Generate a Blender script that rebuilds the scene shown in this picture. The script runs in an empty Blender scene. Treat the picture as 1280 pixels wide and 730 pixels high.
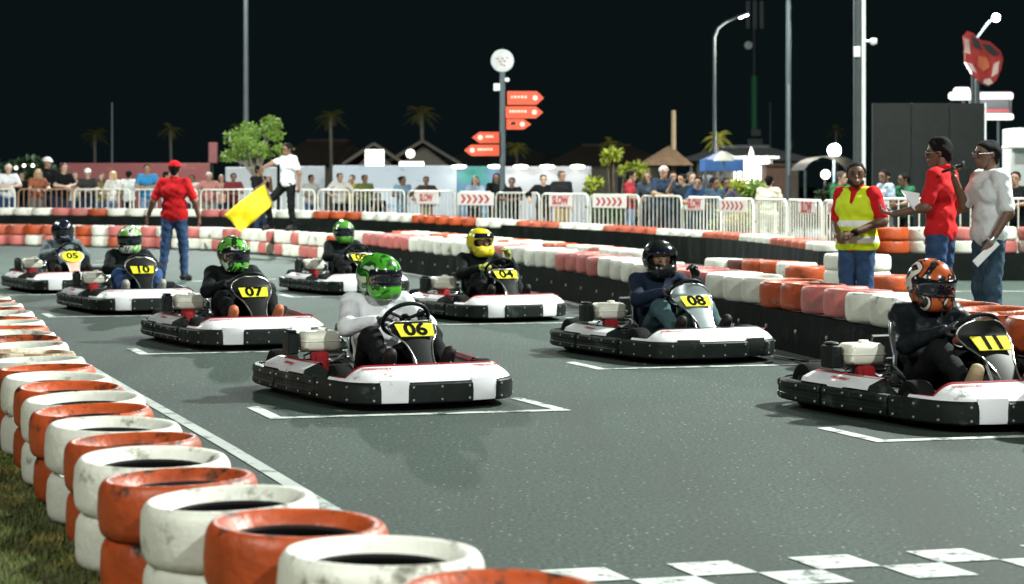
import bpy, bmesh, math, random
import numpy as np
from mathutils import Vector, Matrix

random.seed(7)
rng = np.random.default_rng(7)
R = math.radians
C = bpy.context.scene.collection
SC = bpy.context.scene

# ------------------------------------------------------------------ camera
EYE, FOC, HOR = 1.38, 2450.0, 232.0          # eye height (m), focal length and horizon row in photo pixels
cam_data = bpy.data.cameras.new('camera')
cam = bpy.data.objects.new('camera', cam_data)
C.objects.link(cam)
cam.location = (0, 0, EYE)
cam.rotation_euler = (R(90), 0, 0)
cam_data.sensor_width = 36.0
cam_data.lens = 36.0 * FOC / 1280.0
cam_data.shift_y = -(365.0 - HOR) / 1280.0
cam_data.clip_start = 0.1
cam_data.clip_end = 3000
cam_data.dof.use_dof = True
cam_data.dof.focus_distance = 12.2
cam_data.dof.aperture_fstop = 3.6
SC.camera = cam

# ------------------------------------------------------------------ night sky
world = bpy.data.worlds.new('World')
SC.world = world
world.use_nodes = True
wn, wl = world.node_tree.nodes, world.node_tree.links
bg = wn['Background']
bg.inputs['Color'].default_value = (0.26, 0.50, 0.58, 1)
bg.inputs['Strength'].default_value = 0.0115
SC.view_settings.view_transform = 'Standard'
SC.view_settings.look = 'None'
SC.view_settings.exposure = 0.08
SC.view_settings.gamma = 1.0
SC.cycles.use_denoising = True
SC.cycles.max_bounces = 5
SC.cycles.diffuse_bounces = 3
SC.cycles.glossy_bounces = 3
SC.cycles.transmission_bounces = 4
SC.cycles.sample_clamp_indirect = 4.0
SC.cycles.use_light_tree = True

# floodlights: (x, y, z, watts, aim, colour); masts and heads are built further down
FLOODS = [
    (13.5, 20.0, 12.5, 9400, (-2.0, 14.0, 0), (0.95, 1.0, 0.93)),
    (9.5, -5.0, 11.0, 3700, (0.0, 14.0, 0), (0.95, 1.0, 0.96)),
    (-9.5, -4.0, 11.0, 2100, (-1.0, 13.0, 0), (0.97, 1.0, 0.90)),
    (-7.93, 58.0, 11.0, 3000, (-5.0, 42.0, 0), (0.93, 1.0, 0.98)),
    (5.75, 32.0, 11.5, 4200, (-1.5, 37.0, 0), (0.94, 1.0, 0.96)),
    (-16.0, 30.0, 11.5, 6000, (-5.0, 46.0, 0), (0.96, 1.0, 0.93)),
]
for i, (x, y, z, w, aim, col) in enumerate(FLOODS):
    ld = bpy.data.lights.new('floodlight_beam', 'AREA')
    ld.shape = 'DISK'
    ld.size = 0.55
    ld.energy = w
    ld.color = col
    lo = bpy.data.objects.new('floodlight_beam', ld)
    C.objects.link(lo)
    lo.location = (x, y, z)
    lo.rotation_euler = (Vector(aim) - Vector((x, y, z))).to_track_quat('-Z', 'Y').to_euler()

# ------------------------------------------------------------------ helpers
def GX(px, D): return (px - 640.0) / FOC * D
def GZ(py, D): return EYE - (py - HOR) / FOC * D
def at(px, py, D): return Vector((GX(px, D), D, GZ(py, D)))
def ground(px, py, z=0.0):
    D = (EYE - z) * FOC / (py - HOR)
    return Vector((GX(px, D), D, z))

def hexc(h):
    h = h.lstrip('#')
    out = []
    for i in (0, 2, 4):
        v = int(h[i:i + 2], 16) / 255.0
        out.append(v / 12.92 if v <= 0.04045 else ((v + 0.055) / 1.055) ** 2.4)
    return tuple(out) + (1.0,)

MATS = {}
def mat(name, col, rough=0.5, metal=0.0, var=0.12, scale=6.0, bump=0.0, bscale=40.0, emit=0.0, spec=0.5, coat=0.0, dirt=None, dirt_amt=0.0, dirt_scale=3.0, rnd=0.0):
    """plain procedural surface: noise-varied colour, optional dirt/chips, optional fine relief"""
    if name in MATS: return MATS[name]
    m = bpy.data.materials.new(name); MATS[name] = m
    m.use_nodes = True
    n, l = m.node_tree.nodes, m.node_tree.links
    b = n['Principled BSDF']
    b.inputs['Roughness'].default_value = rough
    b.inputs['Metallic'].default_value = metal
    b.inputs['Specular IOR Level'].default_value = spec
    b.inputs['Coat Weight'].default_value = coat
    b.inputs['Coat Roughness'].default_value = 0.08
    col = hexc(col) if isinstance(col, str) else tuple(col)
    if emit:
        b.inputs['Emission Color'].default_value = col
        b.inputs['Emission Strength'].default_value = emit
        b.inputs['Base Color'].default_value = col
        return m
    tc = n.new('ShaderNodeTexCoord')
    vec = tc.outputs['Object']
    if rnd or dirt:
        oi = n.new('ShaderNodeObjectInfo')
        mp = n.new('ShaderNodeVectorMath'); mp.operation = 'MULTIPLY_ADD'
        cb = n.new('ShaderNodeCombineXYZ')
        for k in range(3): l.new(oi.outputs['Random'], cb.inputs[k])
        l.new(cb.outputs[0], mp.inputs[0]); mp.inputs[1].default_value = (37, 53, 71)
        l.new(vec, mp.inputs[2]); vec = mp.outputs[0]
    nz = n.new('ShaderNodeTexNoise'); nz.inputs['Scale'].default_value = scale
    nz.inputs['Detail'].default_value = 5; nz.inputs['Roughness'].default_value = 0.6
    l.new(vec, nz.inputs['Vector'])
    rp = n.new('ShaderNodeValToRGB')
    rp.color_ramp.elements[0].position = 0.28; rp.color_ramp.elements[1].position = 0.72
    lo = tuple(max(0, c * (1 - var)) for c in col[:3]) + (1,)
    hi = tuple(min(1, c * (1 + var)) for c in col[:3]) + (1,)
    rp.color_ramp.elements[0].color = lo; rp.color_ramp.elements[1].color = hi
    l.new(nz.outputs['Fac'], rp.inputs['Fac'])
    out = rp.outputs['Color']
    if rnd:
        hs = n.new('ShaderNodeHueSaturation')
        ma = n.new('ShaderNodeMath'); ma.operation = 'MULTIPLY_ADD'
        l.new(oi.outputs['Random'], ma.inputs[0]); ma.inputs[1].default_value = 2 * rnd; ma.inputs[2].default_value = 1 - rnd
        l.new(ma.outputs[0], hs.inputs['Value']); l.new(out, hs.inputs['Color']); out = hs.outputs['Color']
    if dirt:
        n2 = n.new('ShaderNodeTexNoise'); n2.inputs['Scale'].default_value = dirt_scale
        n2.inputs['Detail'].default_value = 8; n2.inputs['Roughness'].default_value = 0.7
        l.new(vec, n2.inputs['Vector'])
        r2 = n.new('ShaderNodeValToRGB')
        r2.color_ramp.elements[0].position = 0.62 - dirt_amt; r2.color_ramp.elements[1].position = 0.70 - dirt_amt * 0.8
        mx = n.new('ShaderNodeMix'); mx.data_type = 'RGBA'
        l.new(n2.outputs['Fac'], r2.inputs['Fac']); l.new(r2.outputs['Color'], mx.inputs['Factor'])
        l.new(out, mx.inputs['A']); mx.inputs['B'].default_value = hexc(dirt); out = mx.outputs['Result']
    l.new(out, b.inputs['Base Color'])
    if bump:
        n3 = n.new('ShaderNodeTexNoise'); n3.inputs['Scale'].default_value = bscale; n3.inputs['Detail'].default_value = 4
        l.new(vec, n3.inputs['Vector'])
        bp = n.new('ShaderNodeBump'); bp.inputs['Strength'].default_value = bump; bp.inputs['Distance'].default_value = 0.02
        l.new(n3.outputs['Fac'], bp.inputs['Height']); l.new(bp.outputs['Normal'], b.inputs['Normal'])
    return m

def tag(o, label=None, cat=None, group=None, kind=None):
    if label: o['label'] = label
    if cat: o['category'] = cat
    if group: o['group'] = group
    if kind: o['kind'] = kind
    return o

def empty(name, loc=(0, 0, 0), rz=0.0):
    o = bpy.data.objects.new(name, None)
    C.objects.link(o); o.location = loc; o.rotation_euler = (0, 0, rz)
    o.empty_display_size = 0.1
    return o

def put(name, me, m=None, parent=None, loc=None, rot=None):
    """one object that uses mesh data me; material on the object so that meshes can be shared"""
    o = bpy.data.objects.new(name, me)
    C.objects.link(o)
    if parent is not None: o.parent = parent
    if loc is not None: o.location = loc
    if rot is not None: o.rotation_euler = rot
    if m is not None:
        if len(me.materials) == 0: me.materials.append(None)
        o.material_slots[0].link = 'OBJECT'
        o.material_slots[0].material = m
    return o

class MB:
    """collects faces; build() links them as one mesh object"""
    def __init__(s): s.v = []; s.f = []
    def add(s, vs, fs):
        k = len(s.v); s.v.extend([tuple(v) for v in vs]); s.f.extend([tuple(i + k for i in f) for f in fs]); return s
    def box(s, c, d, rot=None):
        hx, hy, hz = d[0] / 2, d[1] / 2, d[2] / 2
        vs = [Vector((x, y, z)) for x in (-hx, hx) for y in (-hy, hy) for z in (-hz, hz)]
        if rot is not None: vs = [rot @ v for v in vs]
        vs = [v + Vector(c) for v in vs]
        return s.add(vs, [(0, 1, 3, 2), (4, 6, 7, 5), (0, 4, 5, 1), (2, 3, 7, 6), (0, 2, 6, 4), (1, 5, 7, 3)])
    def rbox(s, c, d, r=0.02, rot=None, seg=3):
        """box with rounded vertical edges and a small top/bottom chamfer"""
        hx, hy, hz = d[0] / 2, d[1] / 2, d[2] / 2
        ring = []
        for (sx, sy, a0) in ((1, 1, 0), (-1, 1, 90), (-1, -1, 180), (1, -1, 270)):
            for k in range(seg + 1):
                a = R(a0 + 90 * k / seg)
                ring.append((sx * (hx - r) + r * math.cos(a), sy * (hy - r) + r * math.sin(a)))
        q = min(r * 0.6, hz * 0.8)
        vs = []
        for z, k in ((-hz, q), (-hz + q, 0), (hz - q, 0), (hz, q)):
            for (x, y) in ring:
                vs.append(Vector((x * (1 - k / hx), y * (1 - k / hy), z)))
        if rot is not None: vs = [rot @ v for v in vs]
        vs = [v + Vector(c) for v in vs]
        n = len(ring); fs = []
        for L in range(3):
            for i in range(n):
                fs.append((L * n + i, L * n + (i + 1) % n, (L + 1) * n + (i + 1) % n, (L + 1) * n + i))
        fs.append(tuple(range(n - 1, -1, -1))); fs.append(tuple(range(3 * n, 4 * n)))
        return s.add(vs, fs)
    def tube(s, pts, r, n=8, caps=True, closed=False):
        pts = [Vector(p) for p in pts]
        rs = r if isinstance(r, (list, tuple)) else [r] * len(pts)
        vs, fs = [], []
        m = len(pts); u = None
        for i, p in enumerate(pts):
            if closed: t = pts[(i + 1) % m] - pts[(i - 1) % m]
            else: t = pts[min(i + 1, m - 1)] - pts[max(i - 1, 0)]
            if t.length < 1e-9: t = Vector((0, 0, 1))
            t.normalize()
            if u is None:
                u = t.orthogonal().normalized()
            else:
                u = (u - t * u.dot(t))
                u = u.normalized() if u.length > 1e-6 else t.orthogonal().normalized()
            w = t.cross(u)
            for k in range(n):
                a = 2 * math.pi * k / n
                vs.append(p + (u * math.cos(a) + w * math.sin(a)) * rs[i])
        for i in range(m if closed else m - 1):
            j = (i + 1) % m
            for k in range(n):
                k2 = (k + 1) % n
                fs.append((i * n + k, i * n + k2, j * n + k2, j * n + k))
        if caps and not closed:
            fs.append(tuple(range(n - 1, -1, -1))); fs.append(tuple((m - 1) * n + k for k in range(n)))
        return s.add(vs, fs)
    def lathe(s, prof, n=24, axis='z', c=(0, 0, 0), closed=True):
        """prof: (radius, height) pairs; closed joins last to first"""
        vs, fs = [], []
        for k in range(n):
            a = 2 * math.pi * k / n
            for (r, h) in prof:
                x, y, z = r * math.cos(a), r * math.sin(a), h
                if axis == 'x': x, y, z = h, r * math.cos(a), r * math.sin(a)
                if axis == 'y': x, y, z = r * math.sin(a), h, r * math.cos(a)
                vs.append(Vector((x, y, z)) + Vector(c))
        p = len(prof)
        for k in range(n):
            k2 = (k + 1) % n
            for i in range(p if closed else p - 1):
                j = (i + 1) % p
                fs.append((k * p + i, k2 * p + i, k2 * p + j, k * p + j))
        return s.add(vs, fs)
    def grid(s, rows):
        n = len(rows[0]); vs = [v for r in rows for v in r]; fs = []
        for i in range(len(rows) - 1):
            for j in range(n - 1):
                fs.append((i * n + j, i * n + j + 1, (i + 1) * n + j + 1, (i + 1) * n + j))
        return s.add(vs, fs)
    def loft(s, rings, caps=True):
        """closed cross-sections joined one after another"""
        n = len(rings[0]); vs = [v for r in rings for v in r]; fs = []
        for i in range(len(rings) - 1):
            for j in range(n):
                j2 = (j + 1) % n
                fs.append((i * n + j, i * n + j2, (i + 1) * n + j2, (i + 1) * n + j))
        if caps:
            fs.append(tuple(range(n - 1, -1, -1))); fs.append(tuple((len(rings) - 1) * n + j for j in range(n)))
        return s.add(vs, fs)
    def slab(s, poly, z0, z1):
        n = len(poly); vs = [(p[0], p[1], z0) for p in poly] + [(p[0], p[1], z1) for p in poly]
        fs = [tuple(range(n - 1, -1, -1)), tuple(range(n, 2 * n))] + [(i, (i + 1) % n, n + (i + 1) % n, n + i) for i in range(n)]
        return s.add(vs, fs)
    def mesh(s, name, smooth=False, angle=None):
        me = bpy.data.meshes.new(name)
        me.from_pydata([tuple(v) for v in s.v], [], s.f)
        bm = bmesh.new(); bm.from_mesh(me); bmesh.ops.recalc_face_normals(bm, faces=bm.faces); bm.to_mesh(me); bm.free()
        if smooth:
            me.polygons.foreach_set('use_smooth', [True] * len(me.polygons))
            if angle: me.set_sharp_from_angle(angle=R(angle))
        me.update()
        return me
    def build(s, name, m, parent=None, smooth=False, angle=40, loc=None, rot=None):
        return put(name, s.mesh(name, smooth, angle if smooth else None), m, parent, loc, rot)

def spline(pts, step):
    """resample a Catmull-Rom curve through 2D/3D points at even arc length"""
    P = [np.array(p, float) for p in pts]
    P = [2 * P[0] - P[1]] + P + [2 * P[-1] - P[-2]]
    dense = []
    for i in range(1, len(P) - 2):
        for t in np.linspace(0, 1, 40, endpoint=False):
            a, b, c, d = P[i - 1], P[i], P[i + 1], P[i + 2]
            dense.append(0.5 * (2 * b + (c - a) * t + (2 * a - 5 * b + 4 * c - d) * t * t + (3 * b - a - 3 * c + d) * t ** 3))
    dense.append(P[-2]); dense = np.array(dense)
    seg = np.linalg.norm(np.diff(dense[:, :2], axis=0), axis=1); s = np.concatenate([[0], np.cumsum(seg)])
    n = max(2, int(s[-1] / step) + 1)
    u = np.arange(n) * step
    return np.stack([np.interp(u, s, dense[:, k]) for k in range(dense.shape[1])], 1)

ORD = ['first', 'second', 'third', 'fourth', 'fifth', 'sixth', 'seventh', 'eighth', 'ninth', 'tenth', 'eleventh', 'twelfth', 'thirteenth',
       'fourteenth', 'fifteenth', 'sixteenth', 'seventeenth', 'eighteenth', 'nineteenth']
TENS = {20: 'twenty', 30: 'thirty', 40: 'forty', 50: 'fifty', 60: 'sixty'}
def ordw(i):
    n = i + 1
    if n < 20: return ORD[n - 1]
    t, u = n // 10 * 10, n % 10
    return (TENS[t][:-1] + 'ieth') if u == 0 else TENS[t] + '-' + ORD[u - 1]

def text_mesh(body, size, ext=0.0015, bold=0.0, shear=0.0, sx=1.0):
    cu = bpy.data.curves.new('lettering', 'FONT')
    cu.body = body; cu.size = size; cu.extrude = ext; cu.offset = bold; cu.shear = shear
    cu.align_x = 'CENTER'; cu.align_y = 'CENTER'; cu.resolution_u = 3
    o = bpy.data.objects.new('lettering', cu); C.objects.link(o)
    dg = bpy.context.evaluated_depsgraph_get()
    me = bpy.data.meshes.new_from_object(o.evaluated_get(dg))
    bpy.data.objects.remove(o); bpy.data.curves.remove(cu)
    if sx != 1.0:
        for v in me.vertices: v.co.x *= sx
    me.materials.clear()
    return me

# ------------------------------------------------------------------ implicit surfaces (bodies, helmets, cloth)
def surface_nets(d, org, res):
    s = d < 0
    nx, ny, nz = d.shape
    c = np.zeros((nx - 1, ny - 1, nz - 1), np.int8)
    offs = [(i, j, k) for i in (0, 1) for j in (0, 1) for k in (0, 1)]
    for (i, j, k) in offs: c += s[i:nx - 1 + i, j:ny - 1 + j, k:nz - 1 + k]
    act = (c > 0) & (c < 8)
    ijk = np.argwhere(act)
    idx = np.full(c.shape, -1, np.int64); idx[act] = np.arange(len(ijk))
    pos = np.zeros((len(ijk), 3)); cnt = np.zeros(len(ijk))
    for o1 in offs:
        for ax in range(3):
            if o1[ax]: continue
            o2 = list(o1); o2[ax] = 1
            v1 = d[ijk[:, 0] + o1[0], ijk[:, 1] + o1[1], ijk[:, 2] + o1[2]]
            v2 = d[ijk[:, 0] + o2[0], ijk[:, 1] + o2[1], ijk[:, 2] + o2[2]]
            m = (v1 < 0) != (v2 < 0)
            t = np.where(m, v1 / np.where(m, v1 - v2, 1), 0)
            p = np.array(o1, float)[None, :].repeat(len(ijk), 0); p[:, ax] = t
            pos += p * m[:, None]; cnt += m
    vs = org + (ijk + pos / cnt[:, None]) * res
    faces = []
    for ax in range(3):
        a, b = (ax + 1) % 3, (ax + 2) % 3
        sl1 = [slice(None)] * 3; sl2 = [slice(None)] * 3
        sl1[ax] = slice(0, -1); sl2[ax] = slice(1, None)
        S1, S2 = s[tuple(sl1)], s[tuple(sl2)]
        e = np.argwhere(S1 != S2)
        ok = (e[:, a] > 0) & (e[:, a] < d.shape[a] - 1) & (e[:, b] > 0) & (e[:, b] < d.shape[b] - 1)
        e = e[ok]
        def cell(da, db):
            q = e.copy(); q[:, a] += da; q[:, b] += db
            return idx[q[:, 0], q[:, 1], q[:, 2]]
        q = np.stack([cell(-1, -1), cell(0, -1), cell(0, 0), cell(-1, 0)], 1)
        flip = ~S1[e[:, 0], e[:, 1], e[:, 2]]
        q[flip] = q[flip][:, ::-1]
        faces.append(q[(q >= 0).all(1)])
    return vs, np.concatenate(faces)

def sdf(prims, res, k=0.03, cuts=(), wrinkle=0.0, carve=(), wseed=0.0):
    """prims: (a, b, ra, rb) round cones, smoothly joined; cuts: (point, normal) half spaces removed; carve: prims removed"""
    A = np.array([p[0] for p in prims], float); B = np.array([p[1] for p in prims], float)
    ra = np.array([p[2] for p in prims], float); rb = np.array([p[3] for p in prims], float)
    rm = np.maximum(ra, rb)[:, None]
    lo = np.minimum(A, B).__sub__(rm).min(0) - 3 * res - 0.01; hi = (np.maximum(A, B) + rm).max(0) + 3 * res + 0.01
    n = np.ceil((hi - lo) / res).astype(int) + 1
    d = np.full(n, 10.0, np.float32)
    ax = [lo[i] + np.arange(n[i]) * res for i in range(3)]
    def cone(a, b, r1, r2, pad, fn):
        rr = max(r1, r2) + pad
        l_ = np.maximum(((np.minimum(a, b) - rr - lo) / res).astype(int), 0)
        h_ = np.minimum(((np.maximum(a, b) + rr - lo) / res).astype(int) + 2, n)
        if (h_ <= l_).any(): return
        X, Y, Z = np.meshgrid(*[ax[i][l_[i]:h_[i]] for i in range(3)], indexing='ij')
        ab = b - a; L2 = max(float(ab @ ab), 1e-9)
        t = np.clip(((X - a[0]) * ab[0] + (Y - a[1]) * ab[1] + (Z - a[2]) * ab[2]) / L2, 0, 1)
        dd = np.sqrt((X - a[0] - t * ab[0]) ** 2 + (Y - a[1] - t * ab[1]) ** 2 + (Z - a[2] - t * ab[2]) ** 2) - (r1 + t * (r2 - r1))
        sl = tuple(slice(l_[i], h_[i]) for i in range(3))
        d[sl] = fn(d[sl], dd)
    for i, p in enumerate(prims):
        kk = p[4] if len(p) > 4 else k
        def fn(d1, d2, kk=kk):
            h = np.clip(0.5 + 0.5 * (d1 - d2) / kk, 0, 1)
            return d1 * (1 - h) + d2 * h - kk * h * (1 - h)
        cone(A[i], B[i], ra[i], rb[i], kk + 3 * res, fn)
    X, Y, Z = ax[0][:, None, None], ax[1][None, :, None], ax[2][None, None, :]
    if wrinkle:
        w = wseed
        d += (wrinkle * (np.sin(38 * Z + 17 * X + 6 * np.sin(9 * X + w) + w) * np.sin(23 * X + 11 * Y + 13 * Z + 2 * w)
                         + 0.7 * np.sin(61 * Z - 33 * X + 29 * Y + w))).astype(np.float32)
    for c in carve:
        cone(np.array(c[0], float), np.array(c[1], float), c[2], c[3], 0.03, lambda d1, d2: np.maximum(d1, -d2))
    for (pt, nr) in cuts:
        nr = np.array(nr, float); nr = nr / np.linalg.norm(nr)
        d = np.maximum(d, (X - pt[0]) * nr[0] + (Y - pt[1]) * nr[1] + (Z - pt[2]) * nr[2])
    d[0] = d[-1] = 1; d[:, 0] = d[:, -1] = 1; d[:, :, 0] = d[:, :, -1] = 1
    return surface_nets(d, lo, res)

def np_mesh(name, parts):
    vs, fs, k = [], [], 0
    for v, f in parts:
        vs.append(v); fs.append(f + k); k += len(v)
    v = np.concatenate(vs); f = np.concatenate(fs)
    me = bpy.data.meshes.new(name)
    me.vertices.add(len(v)); me.vertices.foreach_set('co', v.astype(np.float32).ravel())
    me.loops.add(len(f) * 4); me.loops.foreach_set('vertex_index', f.astype(np.int32).ravel())
    me.polygons.add(len(f)); me.polygons.foreach_set('loop_start', np.arange(0, len(f) * 4, 4, dtype=np.int32))
    me.update(calc_edges=True); me.validate()
    me.polygons.foreach_set('use_smooth', np.ones(len(me.polygons), bool))
    me.update()
    return me

# ================================================================== SETTING
def asphalt():
    m = bpy.data.materials.new('asphalt'); m.use_nodes = True
    n, l = m.node_tree.nodes, m.node_tree.links
    b = n['Principled BSDF']; b.inputs['Roughness'].default_value = 0.78; b.inputs['Specular IOR Level'].default_value = 0.45
    tc = n.new('ShaderNodeTexCoord')
    def noise(sc, det=4, rough=0.6):
        z = n.new('ShaderNodeTexNoise'); z.inputs['Scale'].default_value = sc; z.inputs['Detail'].default_value = det
        z.inputs['Roughness'].default_value = rough; l.new(tc.outputs['Object'], z.inputs['Vector']); return z.outputs['Fac']
    def ramp(f, p0, c0, p1, c1):
        r = n.new('ShaderNodeValToRGB'); e = r.color_ramp.elements
        e[0].position, e[0].color, e[1].position, e[1].color = p0, c0, p1, c1
        l.new(f, r.inputs['Fac']); return r.outputs['Color']
    def mix(f, a, bb, mode='MIX'):
        x = n.new('ShaderNodeMix'); x.data_type = 'RGBA'; x.blend_type = mode
        if isinstance(f, float): x.inputs['Factor'].default_value = f
        else: l.new(f, x.inputs['Factor'])
        l.new(a, x.inputs['A'])
        if isinstance(bb, tuple): x.inputs['B'].default_value = bb
        else: l.new(bb, x.inputs['B'])
        return x.outputs['Result']
    base = ramp(noise(0.35, 6, 0.65), 0.3, (0.0185, 0.0355, 0.0275, 1), 0.70, (0.0335, 0.0575, 0.0455, 1))
    grit = ramp(noise(48, 4, 0.8), 0.40, (0.25, 0.25, 0.25, 1), 0.60, (1.85, 1.85, 1.85, 1))
    col = mix(1.0, base, grit, 'MULTIPLY')
    vo = n.new('ShaderNodeTexVoronoi'); vo.inputs['Scale'].default_value = 26
    l.new(tc.outputs['Object'], vo.inputs['Vector'])
    fleck = ramp(vo.outputs['Distance'], 0.08, (1, 1, 1, 1), 0.20, (0, 0, 0, 1))
    pick = n.new('ShaderNodeMath'); pick.operation = 'GREATER_THAN'; pick.inputs[1].default_value = 0.74
    sp = n.new('ShaderNodeSeparateColor'); l.new(vo.outputs['Color'], sp.inputs['Color']); l.new(sp.outputs[0], pick.inputs[0])
    fk = n.new('ShaderNodeMath'); fk.operation = 'MULTIPLY'; l.new(fleck, fk.inputs[0]); l.new(pick.outputs[0], fk.inputs[1])
    col = mix(fk.outputs[0], col, (0.36, 0.40, 0.37, 1))
    # tyre rubber laid along the racing line (a mark with a shape of its own): stretched noise along the track
    mp = n.new('ShaderNodeMapping'); mp.inputs['Rotation'].default_value = (0, 0, R(-21.2)); mp.inputs['Scale'].default_value = (1.1, 0.06, 1)
    l.new(tc.outputs['Object'], mp.inputs['Vector'])
    st = n.new('ShaderNodeTexNoise'); st.inputs['Scale'].default_value = 1.6; st.inputs['Detail'].default_value = 5; l.new(mp.outputs[0], st.inputs['Vector'])
    rub = ramp(st.outputs['Fac'], 0.46, (0, 0, 0, 1), 0.72, (0.75, 0.75, 0.75, 1))
    col = mix(rub, col, (0.020, 0.029, 0.025, 1))
    cr = n.new('ShaderNodeTexVoronoi'); cr.feature = 'DISTANCE_TO_EDGE'; cr.inputs['Scale'].default_value = 0.33
    wv = n.new('ShaderNodeVectorMath'); wv.operation = 'ADD'
    wz = n.new('ShaderNodeTexNoise'); wz.inputs['Scale'].default_value = 1.3; wz.inputs['Detail'].default_value = 6
    l.new(tc.outputs['Object'], wz.inputs['Vector']); l.new(tc.outputs['Object'], wv.inputs[0]); l.new(wz.outputs['Color'], wv.inputs[1])
    l.new(wv.outputs[0], cr.inputs['Vector'])
    crack = ramp(cr.outputs['Distance'], 0.0, (0.18, 0.18, 0.18, 1), 0.006, (0, 0, 0, 1))
    col = mix(crack, col, (0.028, 0.034, 0.032, 1))
    l.new(col, b.inputs['Base Color'])
    bp = n.new('ShaderNodeBump'); bp.inputs['Strength'].default_value = 0.55; bp.inputs['Distance'].default_value = 0.006
    l.new(noise(140, 4, 0.75), bp.inputs['Height']); l.new(bp.outputs['Normal'], b.inputs['Normal'])
    return m
ASPHALT = asphalt()

# the asphalt: one sheet out to the horizon
tr = MB().add([(-900, -40, 0), (900, -40, 0), (900, 1500, 0), (-900, 1500, 0)], [(0, 1, 2, 3)]).build('track_asphalt', ASPHALT)
tag(tr, 'grey floodlit asphalt of the kart track', None, None, 'structure')

PAINT = mat('line_paint', (0.50, 0.54, 0.51, 1), 0.65, var=0.16, scale=5, bump=0.3, bscale=90, dirt='#4f5a55', dirt_amt=0.12, dirt_scale=9)

EDGE_P = mat('edge_line_paint', (0.34, 0.38, 0.35, 1), 0.65, var=0.15, scale=3, bump=0.2, bscale=90, dirt='#4c5650', dirt_amt=0.10, dirt_scale=6)
def strip(name, pts, w, z=0.004, parent=None, m=PAINT):
    """a painted line of width w along ground points (mitred)"""
    P = [Vector((p[0], p[1])) for p in pts]
    Lr, Rr = [], []
    for i, p in enumerate(P):
        t0 = (P[i] - P[i - 1]).normalized() if i else (P[1] - P[0]).normalized()
        t1 = (P[i + 1] - P[i]).normalized() if i < len(P) - 1 else t0
        n0, n1 = Vector((-t0.y, t0.x)), Vector((-t1.y, t1.x))
        nn = (n0 + n1).normalized(); k = w / 2 / max(0.35, nn.dot(n0))
        Lr.append((p.x + nn.x * k, p.y + nn.y * k, z)); Rr.append((p.x - nn.x * k, p.y - nn.y * k, z))
    mb = MB()
    for i in range(len(P) - 1): mb.add([Lr[i], Lr[i + 1], Rr[i + 1], Rr[i]], [(0, 3, 2, 1)])
    return mb.build(name, m, parent)

KD = Vector((0.362, -0.932))                          # direction the karts head in
KL = Vector((0.932, 0.362))                           # to a driver's left
PHI = math.atan2(KD.y, KD.x)

# karts: number, nose tip on the ground, extra turn
NOSES = {'06': (-0.426, 12.0), '07': (-2.035, 16.4), '10': (-3.84, 20.9), '05': (-5.52, 25.0),
         '11': (2.96, 10.95), '08': (1.642, 15.1), '04': (0.129, 19.75), '09': (-1.737, 24.6)}
for num, (nx, ny) in NOSES.items():
    pts = [(nx + dx, ny + dy) for dx, dy in ((-1.19, 0.20), (-0.974, -0.38), (0.735, 0.03), (0.452, 0.71))]
    tag(strip('grid_box_line', pts, 0.085), 'white painted grid bracket in front of kart ' + num, None, 'starting grid brackets', 'structure')

# white line along the edge of the track beside the tyres, and one along the far barrier
e = [ground(*p) for p in ((417, 639), (286, 560), (160, 488))]
dv = (e[2] - e[0]).normalized()
tag(strip('edge_line', [e[0] - dv * 3.4, e[0], e[1], e[2], e[2] + dv * 7, e[2] + dv * 17], 0.075, m=EDGE_P),
    'white edge line beside the row of orange and white tyres', None, None, 'structure')
tag(strip('edge_line', [(3.3, 8.0), (2.92, 12.2), (2.45, 14.7), (1.72, 17.4), (0.6, 23.4), (-0.9, 28.4), (-2.2, 32.4)], 0.09),
    'white edge line along the foot of the black barrier', None, None, 'structure')
tag(strip('edge_line', [(4.2, 25.2), (6.2, 25.6), (9.0, 25.0)], 0.09), 'white line on the asphalt behind the standing officials', None, None, 'structure')
for q, (a, b_) in enumerate((((255, 323), (150, 322)), ((200, 327), (120, 326)), ((240, 352), (345, 349)), ((135, 331), (60, 331)))):
    A, B = ground(*a), ground(*b_)
    if q: tag(strip('track_mark', [A, B], 0.10), ['', 'short white mark left of the red-shirted marshal', 'white mark by the shoes of the red-shirted marshal', 'white dash near the far-left pink tyres'][q], None, None, 'structure')

# chequered finish line
fl = empty('finish_line'); tag(fl, 'black and white chequered finish line across the asphalt', None, None, 'structure')
o_ = Vector((GX(675, 7.014), 7.014)); uu = Vector((0.967, 0.255)); vv = Vector((0.36, -0.933))
sq = 0.238
SQW = mat('square_white_paint', (0.55, 0.59, 0.57, 1), 0.6, var=0.12, scale=6, bump=0.3, bscale=90, dirt='#4f5a55', dirt_amt=0.10, dirt_scale=14)
for i in range(-2, 16):
    for j in range(2):
        if (i + j) % 2 == 0:
            p = o_ + uu * (i * sq) + vv * (j * sq)
            cs = [p, p + uu * sq, p + uu * sq + vv * sq, p + vv * sq]
            MB().add([(q.x, q.y, 0.004) for q in cs], [(0, 3, 2, 1)]).build('painted_square', SQW, fl)

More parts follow.
